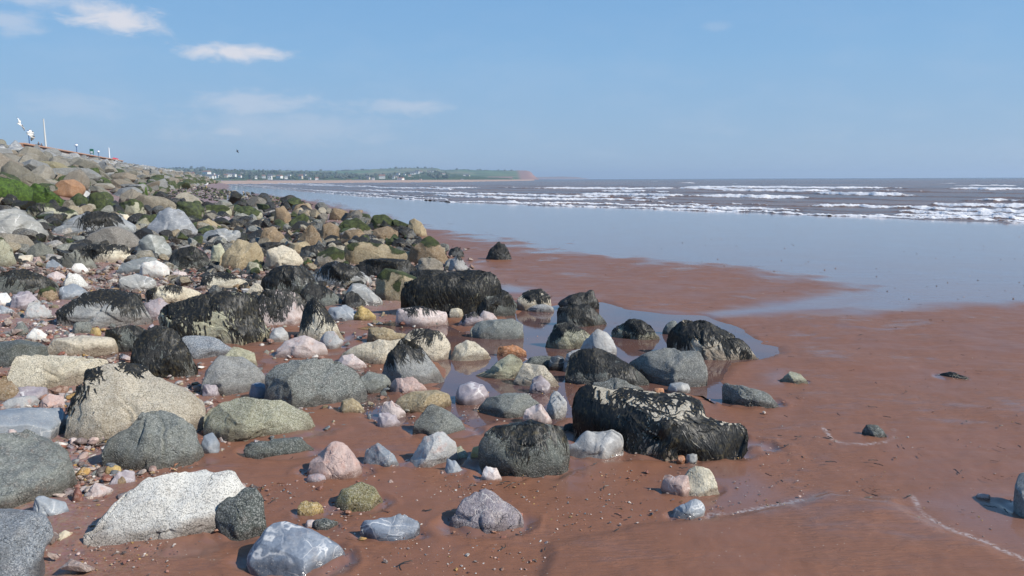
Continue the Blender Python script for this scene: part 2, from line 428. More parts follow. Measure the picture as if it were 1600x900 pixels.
def weed_material():
    m, b, p, o = new_mat('black_seaweed')
    oc = b.n('ShaderNodeTexCoord').outputs['Object']; n = b.noise(oc, 40, 3)
    c = b.mix(b.ramp(n, 0.5, 0.75), (0.013, 0.013, 0.011), (0.075, 0.060, 0.030))
    b.put(p.inputs['Base Color'], c); p.inputs['Roughness'].default_value = 0.5; p.inputs['Specular IOR Level'].default_value = 0.42
    return m
def green_weed_material():
    m, b, p, o = new_mat('green_weed')
    oc = b.n('ShaderNodeTexCoord').outputs['Object']; n = b.noise(oc, 12, 4)
    c = b.mix(b.ramp(n, 0.4, 0.7), (0.022, 0.040, 0.008), (0.075, 0.125, 0.018))
    b.put(p.inputs['Base Color'], c); p.inputs['Roughness'].default_value = 0.6
    return m
M['weed'] = weed_material(); M['gweed'] = green_weed_material()

# palette of real-world rock colours
C = dict(gg=(.175, .185, .165), dg=(.10, .112, .098), cream=(.58, .52, .39), beige=(.56, .49, .37), white=(.70, .68, .62), blue=(.17, .20, .245), bgrey=(.23, .255, .28),
         mauve=(.30, .26, .275), pink=(.43, .31, .27), pwhite=(.52, .44, .41), tan=(.36, .285, .17), brown=(.235, .165, .095), olive=(.27, .235, .105), orange=(.44, .20, .09),
         grey=(.26, .262, .25), lgrey=(.36, .36, .35), red=(.26, .10, .07), ochre=(.45, .32, .12), black=(.06, .062, .06), gcream=(.36, .35, .24), gbrown=(.22, .19, .145))

# ------------------------------------------------------------------ rock builder
_ico = {}
def ico(level):
    if level not in _ico:
        bm = bmesh.new(); bmesh.ops.create_icosphere(bm, subdivisions=level, radius=1)
        V = np.array([v.co[:] for v in bm.verts]); Fc = np.array([[v.index for v in f.verts] for f in bm.faces]); bm.free()
        _ico[level] = (V, Fc)
    return _ico[level]

def radial(pts, n=240, blur=3):
    c = pts.mean(0)
    # area centroid
    x, y = pts[:, 0], pts[:, 1]; x2, y2 = np.roll(x, -1), np.roll(y, -1); cr = x*y2-x2*y; A = cr.sum()/2
    if abs(A) > 1e-9: c = np.array([((x+x2)*cr).sum()/(6*A), ((y+y2)*cr).sum()/(6*A)])
    th = np.linspace(-math.pi, math.pi, n, endpoint=False); R = np.zeros(n)
    for i, t in enumerate(th):
        d = np.array([math.cos(t), math.sin(t)]); best = 0
        for k in range(len(pts)):
            a = pts[k]-c; b = pts[(k+1) % len(pts)]-c; e = b-a
            den = d[0]*e[1]-d[1]*e[0]
            if abs(den) < 1e-12: continue
            s = (a[0]*e[1]-a[1]*e[0])/den; q = (a[0]*d[1]-a[1]*d[0])/den
            if s > 0 and -1e-9 <= q <= 1+1e-9: best = max(best, s)
        R[i] = best
    for _ in range(blur): R = (np.roll(R, 1)+2*R+np.roll(R, -1))/4
    return c, R

def add_ribbons(root, me, Vl, N, mask, count, seed, size, mat, name='seaweed', length=0.5, width=0.010, lift=0.012, drop=1.0):
    """strands of weed that start on the masked surface and run down it"""
    rs = np.random.RandomState(seed)
    idx = np.nonzero(mask > 0.5)[0]
    if len(idx) < 5: return
    tree = BVHTree.FromPolygons([tuple(v) for v in Vl], [tuple(p.vertices) for p in me.polygons])
    VV = []; FF = []; n0 = 0
    ncl = max(4, count//26); cl_ = None
    for k in range(count):
        if k % 26 == 0:
            ci = idx[rs.randint(len(idx))]; cp_ = Vector(Vl[ci]); flow = rs.uniform(-0.5, 0.5, 2); lsc = rs.uniform(.5, 1.25)
        r = tree.find_nearest(cp_+Vector(rs.normal(size=3)*size*0.055))
        if r[0] is None: continue
        p = r[0]; n = r[1]
        L = size*length*lsc*rs.uniform(0.5, 1.0); steps = 5; st = L/steps
        wd = max(width*size*rs.uniform(0.6, 1.5), 0.0015)
        jit = Vector((flow[0]+rs.uniform(-.18, .18), flow[1]+rs.uniform(-.18, .18), 0)); q = []
        for s in range(steps+1):
            lf = lift*size*(rs.uniform(0.3, 1.0)) if s < steps else lift*size*0.15
            q.append((p+n*lf, n.copy()))
            g = Vector((0, 0, -drop))+jit+Vector((rs.uniform(-.3, .3), rs.uniform(-.3, .3), 0)); g = g-n*g.dot(n)
            if g.length < 1e-4: break
            g.normalize(); r = tree.find_nearest(p+g*st)
            if r[0] is None: break
            p = r[0]; n = r[1]
        if len(q) < 3: continue
        roll = Vector((rs.uniform(-1, 1), rs.uniform(-1, 1), rs.uniform(-1, 1)))*0.28
        for s, (pp, nn) in enumerate(q):
            t = (q[min(s+1, len(q)-1)][0]-q[max(s-1, 0)][0])
            if t.length < 1e-6: t = Vector((0, 0, -1))
            nr = (nn+roll).normalized(); sd_ = t.normalized().cross(nr)
            if sd_.length < .2: sd_ = t.normalized().cross(nn)
            wq = wd*(1-0.75*(s/(len(q)-1))**2)
            VV.append(pp-sd_*wq); VV.append(pp+sd_*wq)
            if s: a = n0+2*s; FF.append((a-2, a-1, a+1, a))
        n0 += 2*len(q)
    if FF:
        m2 = mesh_np(name, np.array([v[:] for v in VV]), FF, smooth=True)
        o = link(name, m2, mat, root); o['kind'] = 'stuff'; return o

ROCK_N = [0]
def rock(pts, kind, col, label, style='p', depth=0.8, weed=0.0, algae=0.0, name='boulder', sink=0.60, ext=0.17, wl=0.29, wdens=1.0, seed=None, rough=1.0, group=None,
         lift=0.0, bare=0.0, wleft=False, facets=None, noribbon=False, damp=1.0, dist=None):
    ROCK_N[0] += 1; seed = ROCK_N[0]*7+3 if seed is None else seed
    rs = np.random.RandomState(seed)
    P = np.array(pts, dtype=float)
    xc = (P[:, 0].min()+P[:, 0].max())/2; yb = P[:, 1].max(); yt = P[:, 1].min(); wpx = P[:, 0].max()-P[:, 0].min()
    G = hit(xc, yb, lift)
    if dist: G = pix_dir(xc, yb)*dist+np.array([0, 0, EYE])
    eye = np.array([0, 0, EYE])
    D = np.linalg.norm(G-eye); wid = wpx/F*D; hgt = (yb-yt)/F*D
    T = depth*math.sqrt(wid*max(hgt, 0.35*wid))*1.15
    fw = pix_dir(xc, (yb+yt)/2); fh = np.array([fw[0], fw[1], 0]); fh /= np.linalg.norm(fh)
    P0 = G+fh*T*sink
    f = fw; r = np.cross(f, [0, 0, 1]); r /= np.linalg.norm(r); u = np.cross(r, f)
    ab = []
    for (x, y) in P:
        d = pix_dir(x, y); t = ((P0-eye)@f)/(d@f); q = eye+d*t-P0; ab.append((q@r, q@u))
    ab = np.array(ab); mid = (ab[:, 1].min()+ab[:, 1].max())/2; H = ab[:, 1].max()-ab[:, 1].min()
    low = np.clip((mid-ab[:, 1])/(H/2+1e-9), 0, 1); ab[:, 1] -= ext*H*low
    c, R = radial(ab, blur=0 if style != 'r' else 5)
    lv = 6 if wpx > 140 else (5 if wpx > 38 else 4)
    S, Fc = ico(lv)
    # rotate the sphere so that its pole pattern does not line up
    q = Matrix.Rotation(rs.uniform(0, 6), 3, 'X') @ Matrix.Rotation(rs.uniform(0, 6), 3, 'Z'); S = S @ np.array(q)
    th = np.arctan2(S[:, 2], S[:, 0]); Rt = np.interp(th, np.linspace(-math.pi, math.pi, 241), np.append(R, R[0]))
    ex = 3.4 if style != 'r' else 2.3
    cc = S[:, 1]; rho = (np.maximum(1-np.abs(cc)**ex, 0))**(1/ex)
    L = np.stack([c[0]+np.cos(th)*Rt*rho, cc*T/2, c[1]+np.sin(th)*Rt*rho], 1)   # (a, depth, b)
    ctr = np.array([c[0], 0, c[1]])
    sc = math.sqrt(wid*H)
    # lumpy warp before the faces are cut
    L[:, 1] += T*0.10*fbm((L-ctr)/sc*1.6+seed, 2, seed)
    fs = []
    if style == 'b': fs += [((rs.uniform(-.15, .15), -0.62, 0.78), 0.80), ((rs.uniform(-.2, .2), -0.97, -0.15), 0.72), ((-0.75, -0.62, 0.1), 0.84), ((0.72, -0.65, 0.0), 0.86)]
    if style == 'p': fs += [((rs.uniform(-.25, .35), -0.62, 0.75), rs.uniform(.32, .55)), ((-0.8, -0.55, rs.uniform(-.1, .25)), rs.uniform(.5, .75)), ((rs.uniform(.1, .7), -0.9, -0.1), rs.uniform(.5, .75))]
    nf = dict(p=12, b=6, r=4)[style]
    for k in range(nf):
        a = rs.uniform(0, 2*math.pi); el_ = rs.uniform(0.45, 0.93)
        fs.append(((math.cos(a)*math.sqrt(1-el_**2), -el_ if k % 4 else el_, math.sin(a)*math.sqrt(1-el_**2)), rs.uniform(0.42, 0.80) if style != 'r' else rs.uniform(.72, .92)))
    if facets: fs = list(facets)+fs
    for n, k in fs:
        n = np.array(n); n /= np.linalg.norm(n); dd = (L-ctr)@n; off = k*dd.max()
        ov = np.maximum(dd-off, 0); L -= np.outer(ov*0.97, n)
    for k in range(12 if style != 'r' else 5):          # chipped corners: each cut takes off a small share of the surface
        n = rs.normal(size=3); n[1] = -abs(n[1])-.7 if k % 3 else abs(n[1])+.5; n /= np.linalg.norm(n); dd = (L-ctr)@n
        off = np.percentile(dd, rs.uniform(88, 97)); L -= np.outer(np.maximum(dd-off, 0), n)
    tb = np.arctan2(L[:, 2]-c[1], L[:, 0]-c[0]); rb = np.hypot(L[:, 2]-c[1], L[:, 0]-c[0]); nb_ = 90; Sx = np.zeros(nb_); np.maximum.at(Sx, np.minimum(((tb+math.pi)/(2*math.pi)*nb_).astype(int), nb_-1), rb)
    tc_ = (np.arange(nb_)+.5)/nb_*2*math.pi-math.pi; Rc = np.interp(tc_, np.linspace(-math.pi, math.pi, 241), np.append(R, R[0])); rt = np.clip(Rc/np.maximum(Sx, 1e-6), .7, 1.9); rt = (np.roll(rt, 1)+2*rt+np.roll(rt, -1))/4
    fac = np.interp(tb, np.concatenate([[tc_[-1]-2*math.pi], tc_, [tc_[0]+2*math.pi]]), np.concatenate([[rt[-1]], rt, [rt[0]]])); L[:, 0] = c[0]+(L[:, 0]-c[0])*fac; L[:, 2] = c[1]+(L[:, 2]-c[1])*fac
    for ax, col_ in ((0, 0), (2, 1)):
        lo_, hi_ = ab[:, col_].min(), ab[:, col_].max(); l2, h2 = L[:, ax].min(), L[:, ax].max()
        L[:, ax] = (L[:, ax]-l2)/(h2-l2)*(hi_-lo_)+lo_
    # relief
    rad = L-ctr; rad /= np.linalg.norm(rad, axis=1, keepdims=True)+1e-9
    RDW = np.outer(rad[:, 0], r)+np.outer(rad[:, 1], fh*0.75+f*0.25)+np.outer(rad[:, 2], u)
    Wd = P0+np.outer(L[:, 0], r)+np.outer(L[:, 1], fh*0.75+f*0.25)+np.outer(L[:, 2], u)
    org = np.array([P0[0], P0[1], G[2]])
    Vl = Wd-org
    me = mesh_np(name, Vl, Fc)
    N = np.zeros(len(Vl)*3, np.float32); me.vertices.foreach_get('normal', N); N = N.reshape(-1, 3)
    if ((N*(Vl-Vl.mean(0))).sum(1)).mean() < 0:
        Fc = Fc[:, ::-1]; bpy.data.meshes.remove(me); me = mesh_np(name, Vl, Fc)
        N = np.zeros(len(Vl)*3, np.float32); me.vertices.foreach_get('normal', N); N = N.reshape(-1, 3)
    Vl = Vl.copy(); sk = sstep(0.05, -0.55, N[:, 2])*(0.88 if style != 'r' else 0.6)
    e0 = Fc[:, [0, 1, 2]].ravel(); e1 = Fc[:, [1, 2, 0]].ravel(); dg = np.bincount(e0, minlength=len(Vl))
    for _ in range(10): sk = 0.5*sk+0.5*np.bincount(e0, sk[e1], minlength=len(Vl))/dg
    zz = Vl[:, 2]; Vl[:, 2] = zz*(1-sk)+np.minimum(zz, -0.03-0.10*sc)*sk
    # bring the contact with the ground to the row where the photograph has it, then the top back to its own row
    if not dist:
        gx = Vl[:, 0]+org[0]; gy = Vl[:, 1]+org[1]; vis = Vl[:, 2]+org[2] > prof(gx, gy)+lift
        if vis.any():
            row = np.percentile(project((Vl+org)[vis])[1], 99.7); g2 = hit(xc, min(row, 1400), lift)
            dl = float(np.clip((g2-G)[:2]@fh[:2], -.25*T, .9*T)); org = org-fh*dl*.9; org[2] = float(prof(org[0], org[1]))+lift
            rt_ = project(Vl+org)[1].min(); kz = float(np.clip((yb-yt)/max(yb-rt_, 2), .75, 1.35)); Vl[:, 2] = np.where(Vl[:, 2] > 0, Vl[:, 2]*kz, Vl[:, 2])
    nz_ = fbm(Vl/sc*3.1+seed*1.3, 4, seed+5, 0.55); rg = 1-np.abs(fbm(Vl/sc*2.0+seed, 2, seed+9))
    amp = sc*(0.019 if style != 'r' else 0.015)*rough
    if lv >= 6: nz_ = nz_+0.35*fbm(Vl/sc*14+seed*2.3, 2, seed+15, 0.6)
    bd = rs.normal(size=3)*np.array([.5, .5, 1.2]); bd /= np.linalg.norm(bd); ph = (Vl@bd)/sc*rs.uniform(5, 9)+0.8*fbm(Vl/sc*1.5+seed, 2, seed+21); fr_ = ph-np.floor(ph)
    step_ = (sstep(0, .16, fr_)-fr_)*(0.9 if style != 'r' else .15)
    nz_ = nz_+step_
    if style != 'r':
        for _ in range(3):
            gn = rs.normal(size=3); gn /= np.linalg.norm(gn); gd = (Vl@gn)/sc-rs.uniform(-.3, .45)+0.10*fbm(Vl/sc*2.5+seed*2, 2, seed+31)
            nz_ = nz_-2.2*np.exp(-(gd/.016)**2)*sstep(-.2, .3, vnoise(Vl/sc*1.7+_*5+seed, 3))
    q_ = nz_*amp+(rg-0.7)*amp*0.9; q_ = q_-q_.mean()
    Vl += RDW*(q_*(1-0.4*(np.abs(cc) < 0.25)))[:, None]
    me.vertices.foreach_set('co', Vl.astype(np.float32).ravel()); me.update(); NN = np.zeros(len(Vl)*3, np.float32); me.vertices.foreach_get('normal', NN); N = NN.reshape(-1, 3)
    zt = Vl[:, 2].max(); zr = np.clip(Vl[:, 2]/max(zt, 1e-4), -0.5, 1)
    nn = fbm(Vl/sc*3+seed, 3, seed+3)
    wm = np.zeros(len(Vl)); am = np.zeros(len(Vl))
    if weed: wm = sstep(-0.18, 0.18, zr-(1-weed*(0.66+0.2*weed))+nn*0.40+(N[:, 2])*0.08)*min(1, 0.72+0.4*weed)
    if wleft: wm = wm*sstep(.25, -.2, Vl[:, 0]/(wid/2)+nn*.3)
    if bare: wm = wm*(1-sstep(0.50, 0.72, N[:, 2]+nn*0.16)*bare)
    if algae: am = sstep(-0.25, 0.25, zr-(1-algae)+nn*0.35+N[:, 2]*0.15)*(0.9 if algae <= 1 else 1.2)
    dm = sstep(0.20, 0.05, Vl[:, 2]/max(min(sc, .6)*0.9, .02)+nn*0.09)*damp
    fattr(me, 'weed', wm); fattr(me, 'algae', am); fattr(me, 'damp', dm)
    o = link(name, me, M[kind], None, tuple(org))
    cv = C[col] if isinstance(col, str) else col; j = rs.uniform(0.92, 1.08)
    o.color = (cv[0]*j, cv[1]*j, cv[2]*j, 1)
    tag(o, label, 'rock', group or 'rocks strewn over the beach')
    if weed and not noribbon and wpx > 16:
        dens = (110+wpx*7)*wdens*min(1, 0.4+weed)
        add_ribbons(o, me, Vl, N, wm, int(dens), seed, sc, M['weed'], length=wl, width=0.009 if wpx > 60 else 0.016, lift=0.007)
    if algae > 0.85 and wpx > 24 and not noribbon:
        add_ribbons(o, me, Vl, N, am, int(150+wpx*4), seed+1, sc, M['gweed'], name='green_weed', length=0.07, width=0.010, lift=0.008)
    return o

def bx(x0, y0, x1, y1, sh=0):
    """rough stone outline out of a pixel box"""
    w_ = x1-x0; h_ = y1-y0
    S_ = [[(0, .75), (.08, .35), (.35, .02), (.7, 0), (.95, .35), (1, .8), (.75, 1), (.25, 1)],
          [(0, .9), (.2, .4), (.5, 0), (.75, .3), (1, .85), (.8, 1), (.2, 1)],
          [(0, .6), (.15, .1), (.6, 0), (.9, .15), (1, .6), (.9, .95), (.5, 1), (.1, .95)],
          [(0, .5), (.1, .15), (.5, .05), (1, .3), (.97, .8), (.6, 1), (.15, .9)]][sh]
    return [(x0+a*w_, y0+b_*h_) for a, b_ in S_]

# ------------------------------------------------------------------ ground: one sheet out to the horizon
def polar_faces(nr, nc, wrap):
    i = np.arange(nr-1)[:, None]; j = np.arange(nc if wrap else nc-1)[None, :]; j2 = (j+1) % nc
    return np.stack(np.broadcast_arrays(i*nc+j, i*nc+j2, (i+1)*nc+j2, (i+1)*nc+j), -1).reshape(-1, 4)

def gravel_mask(x, y):
    u = coast_u(x, y)
    g = sstep(0.3, 1.3, u+fbm2(x, y, 1.2, 3, 8)*0.7)*sstep(2.8, 3.6, y+0.8*np.maximum(u, 0))
    return np.maximum(g, sstep(0.6, -0.6, sd_poly(x, y, PILEW)+fbm2(x, y, 1.0, 3, 9)*.5))

DOMEW = poly_px([(1000, 815), (1100, 803), (1200, 790), (1290, 768), (1400, 780), (1445, 805), (1480, 830), (1540, 853), (1600, 880), (1720, 930), (1300, 1150), (700, 1150), (850, 850)])
SCUMW = [poly_px(q) for q in ([(1424, 776), (1434, 790), (1444, 803), (1482, 829), (1540, 851), (1600, 877), (1720, 925)], [(1285, 668), (1300, 684), (1325, 692), (1350, 694), (1380, 692), (1398, 684), (1396, 672)], [(1110, 803), (1180, 795), (1250, 782)])]
def build_ground():
    rr = np.concatenate([np.geomspace(0.4, 2.2, 12)[:-1], np.geomspace(2.2, 30, 400)[:-1], np.geomspace(30, 9000, 70)])
    aa = np.concatenate([np.linspace(-math.radians(44), math.radians(44), 560), np.linspace(math.radians(46), math.radians(314), 60)])
    A, R_ = np.meshgrid(aa, rr); x = R_*np.sin(A); y = R_*np.cos(A)
    film, pool = wet_fields(x, y)
    z = prof(x, y)
    u = coast_u(x, y); near = sstep(60, 8, R_)
    g = gravel_mask(x, y); arm = sstep(7.5, 10, u)
    # flowing relief of drained sand, quiet under water and film
    rel = fbm2(x, y*1.6+0.3*x, 1.3, 3, 21)*0.014+fbm2(x, y, 0.16, 3, 31)*0.0026+fbm2(x, y, 0.045, 2, 41)*0.0014
    rel += 0.004*np.abs(fbm2(x*0.7, y*2.0, 0.45, 3, 51))
    z = z+rel*near*(1-film)*(1-pool)+g*fbm2(x, y, 0.25, 3, 61)*0.02*near
    z = z+arm*fbm2(x, y, 1.6, 3, 71)*0.35
    z = z-pool*0.035
    t = R_/shore_r(A); z = z-np.where((y > 0) & (u < 4), np.clip((t-1.0), 0, 3)*1.0, 0)*sstep(4, 1, u)
    m = (R_ < 9) & (y > 0)
    sdm = np.full(x.shape, 9.0); wb = fbm2(x[m], y[m], 0.25, 3, 91)*0.03
    sdm[m] = sd_poly(x[m], y[m], DOMEW)+wb; z = z+0.020*sstep(0.0, -0.10, sdm)+0.008*sstep(0, -.6, sdm)
    scum = np.zeros(x.shape)
    for L_ in SCUMW:
        dd = np.full(wb.shape, 9.0)
        for k in range(len(L_)-1):
            a_, b_ = L_[k], L_[k+1]; e = b_-a_; t_ = np.clip(((x[m]-a_[0])*e[0]+(y[m]-a_[1])*e[1])/(e@e), 0, 1)
            dd = np.minimum(dd, np.hypot(x[m]-a_[0]-e[0]*t_+wb*.5, y[m]-a_[1]-e[1]*t_+wb*.5))
        scum[m] = np.maximum(scum[m], sstep(0.022, 0.006, dd)*(0.5+0.5*sstep(-.3, .3, fbm2(x[m], y[m], .2, 2, 93))))
    V = np.stack([x, y, z], -1).reshape(-1, 3)
    Fq = polar_faces(len(rr), len(aa), True)[:, ::-1]
    c0 = len(V); V = np.vstack([V, [[0, 0, 0]]])
    me = mesh_np('sand', V, Fq)
    pad = lambda a: np.append(np.asarray(a).ravel(), 0)
    fattr(me, 'film', pad(np.maximum(film, 0)*(1-g))); fattr(me, 'pool', pad(pool)); fattr(me, 'gravel', pad(g)); fattr(me, 'armour', pad(arm)); fattr(me, 'scum', pad(scum)); fattr(me, 'scour', pad(scum*0))
    global GROUND; GROUND = me
    o = link('sand_beach', me, M['sand']); tag(o, 'wet red sand of the beach', kind='structure')
build_ground()

# standing water: a level sheet just above the floor of each pool
def pool_material():
    m, b, p, o = new_mat('silty_pool_water')
    P = b.n('ShaderNodeNewGeometry').outputs['Position']
    c = b.mix(b.ramp(b.noise(P, 1.6, 4), 0.3, 0.7), (0.15, 0.075, 0.052), (0.10, 0.062, 0.060))
    b.put(p.inputs['Base Color'], c); p.inputs['Roughness'].default_value = 0.03; p.inputs['IOR'].default_value = 1.45
    b.put(p.inputs['Normal'], b.bump(b.noise(b.vmath('MULTIPLY', P, (1, 2.2, 1)), 9, 3), 0.05, 0.01)); return m
M['pool'] = pool_material()
for i, P in enumerate(POOLW):
    if i not in DEEP: continue
    c = P.mean(0); n = len(P); Q = []
    for k in range(n):                                   # subdivided and pushed out under the sand
        for s in (0, .5):
            q = P[k]*(1-s)+P[(k+1) % n]*s
            d_ = q-c; Q.append(q+d_/np.linalg.norm(d_)*0.12)
    bm = bmesh.new(); vs = [bm.verts.new((a-c[0], b-c[1], 0)) for a, b in Q]; f = bm.faces.new(vs); f.normal_update()
    if f.normal.z < 0: f.normal_flip()
    bmesh.ops.triangulate(bm, faces=[f]); me = bpy.data.meshes.new('pool_water'); bm.to_mesh(me); bm.free()
    o = link('pool_water', me, M['pool'], loc=(c[0], c[1], float(prof(c[0], c[1]))-0.013+i*0.0005)); tag(o, 'shallow water standing among the rocks', kind='structure')

# ------------------------------------------------------------------ sea with breakers
def sea_material():
    m, b, p, o = new_mat('sea_water')
    P = b.n('ShaderNodeNewGeometry').outputs['Position']; foam = b.attr('foam'); far = b.attr('far'); brown = b.attr('silt')
    st = b.vmath('MULTIPLY', P, (0.55, 1.0, 0.5))
    n1 = b.noise(st, 0.5, 6, 0.65, 0.5); n2 = b.noise(P, 3.2, 5, 0.7, 0.3); n3 = b.noise(b.vmath('MULTIPLY', P, (0.25, 1, 1)), 0.06, 5, 0.6)
    c = b.mix(b.ramp(n3, 0.35, 0.65), (0.13, 0.098, 0.082), (0.21, 0.125, 0.080))
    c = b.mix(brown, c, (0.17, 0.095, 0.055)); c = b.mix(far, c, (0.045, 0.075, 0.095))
    sp = b.comb(b.math('MULTIPLY', b.vmath('DOT_PRODUCT', P, (-0.339, 0.941, 0)), 0.4), b.math('MULTIPLY', b.vmath('DOT_PRODUCT', P, (0.941, 0.339, 0)), 1.5), 0)
    fn = b.noise(sp, 2.6, 7, 0.72, 0.4)
    fm = b.ramp(b.math('ADD', foam, b.math('MULTIPLY', b.math('SUBTRACT', fn, 0.5), 1.1)), 0.40, 0.60)
    c = b.mix(fm, c, (0.70, 0.69, 0.69))
    b.put(p.inputs['Base Color'], c); b.put(p.inputs['Roughness'], b.ramp(fm, 0, 1, 0.26, 0.8)); p.inputs['IOR'].default_value = 1.33
    h = b.math('ADD', b.math('MULTIPLY', n1, 1.0), b.math('MULTIPLY', n2, 0.3)); b.put(p.inputs['Normal'], b.bump(h, 0.75, 0.35))
    return m
M['sea'] = sea_material()

def build_sea():
    tt = np.concatenate([np.geomspace(0.985, 4.2, 330)[:-1], np.geomspace(4.2, 420, 90)])
    aa = np.concatenate([np.linspace(-0.42, math.radians(42), 640), np.linspace(math.radians(43), math.radians(95), 50)])
    A, T_ = np.meshgrid(aa, tt); Rs = shore_r(A); R_ = np.minimum(T_*Rs, 9000+T_)
    x = R_*np.sin(A); y = R_*np.cos(A)
    s = x*0.339+y*0.941*0+A*0   # unused along-shore term kept flat
    z = np.full(x.shape, 0.0); foam = np.zeros(x.shape); silt = np.zeros(x.shape)
    al = A*38                                             # along the crests
    rows = [(1.012, .05, .95, .45, 1), (1.085, .13, .80, .5, 2), (1.16, .18, .48, .5, 3), (1.29, .22, .62, .7, 4), (1.48, .28, .58, .8, 5), (1.74, .36, .58, 1.1, 6),
            (2.15, .42, .52, 1.3, 7), (2.7, .46, .50, 1.5, 8), (3.5, .5, .42, 1.8, 9), (4.8, .5, .30, 2.4, 10), (7, .5, .28, 3, 11), (11, .5, .2, 5, 12), (18, .5, .15, 8, 13)]
    for (tc_, amp, cov, wd, sd_) in rows:
        one = np.stack([al[0]/4.2, np.full(len(aa), sd_*9.1), np.zeros(len(aa))], -1)
        wob = fbm(one, 4, sd_)[None, :]*0.035*tc_; brk = fbm(one*0.8+50, 4, sd_+40)[None, :]
        brk2 = fbm(one*6+9, 3, sd_+60)[None, :]
        g = sstep(-0.35, 0.45, brk+(cov-0.5)*1.9+0.12*fbm(one*9+3, 3, sd_+70)[None, :])
        de = (T_-tc_-wob)*Rs/max(1, 1) - brk2*0.45*wd
        asym = np.where(de < 0, np.exp(-(de/(0.33*wd))**2), np.exp(-(de/(1.9*wd))**2))
        z += amp*asym*(0.35+0.65*g)*0.62
        ff = np.where(de < 0, np.exp(-(de/(0.5*wd))**2), np.exp(-(de/(1.0*wd))**2))
        trail = 0.34*np.exp(-np.maximum(de, 0)/(3.0*wd))*(de > 0)
        foam = np.maximum(foam, g*np.maximum(ff*1.08, trail))
        silt = np.maximum(silt, (1-g)*np.exp(-(de/(0.8*wd))**2)*0.9)
        # thin swash lace in front
    lace = np.exp(-((T_-1.0)*Rs/0.35)**2)*0.55*sstep(-.2, .4, fbm2(A*60, T_*20, 1, 3, 77)); foam = np.maximum(foam, lace)
    z += 0.05*fbm2(x*0.5, y, 2.4, 4, 88)*sstep(1.0, 1.3, T_)+0.07*fbm2(x, y*1.5, 0.7, 4, 98, .65)*sstep(0.05, .6, foam)
    z += 0.12*fbm2(x*0.35, y, 9, 3, 99)*sstep(1.3, 2.5, T_)
    z = np.where(T_ < 1.0, z-(1.0-T_)*1.2, z)+0.004
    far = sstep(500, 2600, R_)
    V = np.stack([x, y, z], -1).reshape(-1, 3); Fq = polar_faces(len(tt), len(aa), False)[:, ::-1]
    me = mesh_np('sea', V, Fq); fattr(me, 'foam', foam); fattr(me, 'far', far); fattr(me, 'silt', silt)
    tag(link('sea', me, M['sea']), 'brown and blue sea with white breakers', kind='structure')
build_sea()
print('TRI ground+sea done')

# ------------------------------------------------------------------ far shore: beach, town, hills, headland
def hy(px): return 283.0-0.00368*px                 # picture height of the horizon
def at_px(px, py, D):
    d = pix_dir(px, py); d = d/math.hypot(d[0], d[1]); return np.array([d[0]*D, d[1]*D, EYE+d[2]*D])

def land_material(name, a, b_, c_, sc=0.02):
    m, b, p, o = new_mat(name); P = b.n('ShaderNodeNewGeometry').outputs['Position']
    n1 = b.voro(P, sc, out=1); n2 = b.noise(P, sc*3, 5, 0.6); red = b.attr('cliff')
    c = b.mix(b.ramp(b.xyz(n1)[0], .3, .7), a, b_); c = b.mix(b.ramp(n2, .45, .62), c, c_)
    rk = b.mix(b.noise(P, 0.05, 5, .7), (.36, .19, .14), (.28, .15, .11)); c = b.mix(red, c, rk)
    b.put(p.inputs['Base Color'], c); p.inputs['Roughness'].default_value = 1; p.inputs['Specular IOR Level'].default_value = .1; return m
M['hill'] = land_material('fields_and_woods', (.10, .18, .05), (.20, .20, .09), (.05, .09, .035), 0.006)
M['hill2'] = land_material('wooded_slope', (.05, .08, .035), (.10, .13, .05), (.03, .055, .025), 0.02)
M['farsand'] = plain('far_pink_sand', (.42, .29, .22), .9, scale=.05)

def ridge(name, sky, D0, D1, mat, label, cliff=None, rough_=1.0, seed=1):
    xs = np.linspace(sky[0][0], sky[-1][0], 260); ys = np.interp(xs, [s[0] for s in sky], [s[1] for s in sky])
    ys = ys-np.abs(fbm(np.stack([xs/4, xs*0+seed, xs*0], -1), 3, seed))*0.55*rough_
    V = []; CL = []; nr = 9
    for i, (px, py) in enumerate(zip(xs, ys)):
        for k in range(nr):
            f = k/(nr-2); D = D0+(D1-D0)*min(f, 1.0) if k < nr-1 else D1*1.25
            top = at_px(px, py, D1); zt = max(top[2], 0.5)
            z = -0.5+(zt+0.5)*(min(f, 1)**0.8) if k < nr-1 else zt*0.3-2
            g = at_px(px, hy(px), D); V.append((g[0], g[1], z)); CL.append(cliff(px, k/(nr-2)) if cliff else 0)
    Fq = polar_faces(len(xs), nr, False)
    me = mesh_np(name, V, Fq); fattr(me, 'cliff', CL); o = link(name, me, mat); tag(o, label, kind='structure'); return o
SK1 = [(235, 264), (262, 262.6), (300, 263.2), (330, 264.6), (400, 266), (470, 267), (520, 267), (560, 265.5), (600, 263.8), (640, 262.5), (684, 262.8), (690, 266), (705, 265.5), (725, 264.6), (745, 266), (800, 266.6), (824, 266.6), (829, 268.5), (833, 273), (838, 277.5), (842, 280.5)]
ridge('far_hill', SK1, 2500, 3200, M['hill'], 'green hills ending in a red headland', lambda px, f: float(sstep(808, 816, px+f*4)) if px > 800 else float(px > 762 and f < .28), 1.0, 3)
SK2 = [(235, 268), (300, 267.5), (350, 266.8), (420, 269), (480, 270), (540, 272.5), (600, 274), (640, 270.5), (680, 268.5), (720, 273), (760, 277), (800, 279)]
ridge('wooded_hill', SK2, 1500, 2200, M['hill2'], 'wooded slope behind the seaside town', None, 1.6, 5)
ridge('far_cliffs', [(830, 276.5), (850, 276.4), (880, 275.8), (900, 276.6), (912, 278.6), (922, 279.7)], 5200, 5600, M['hill'], 'low red cliffs beyond the headland', lambda px, f: 0.9 if f < .9 else 0.3, .7, 8)
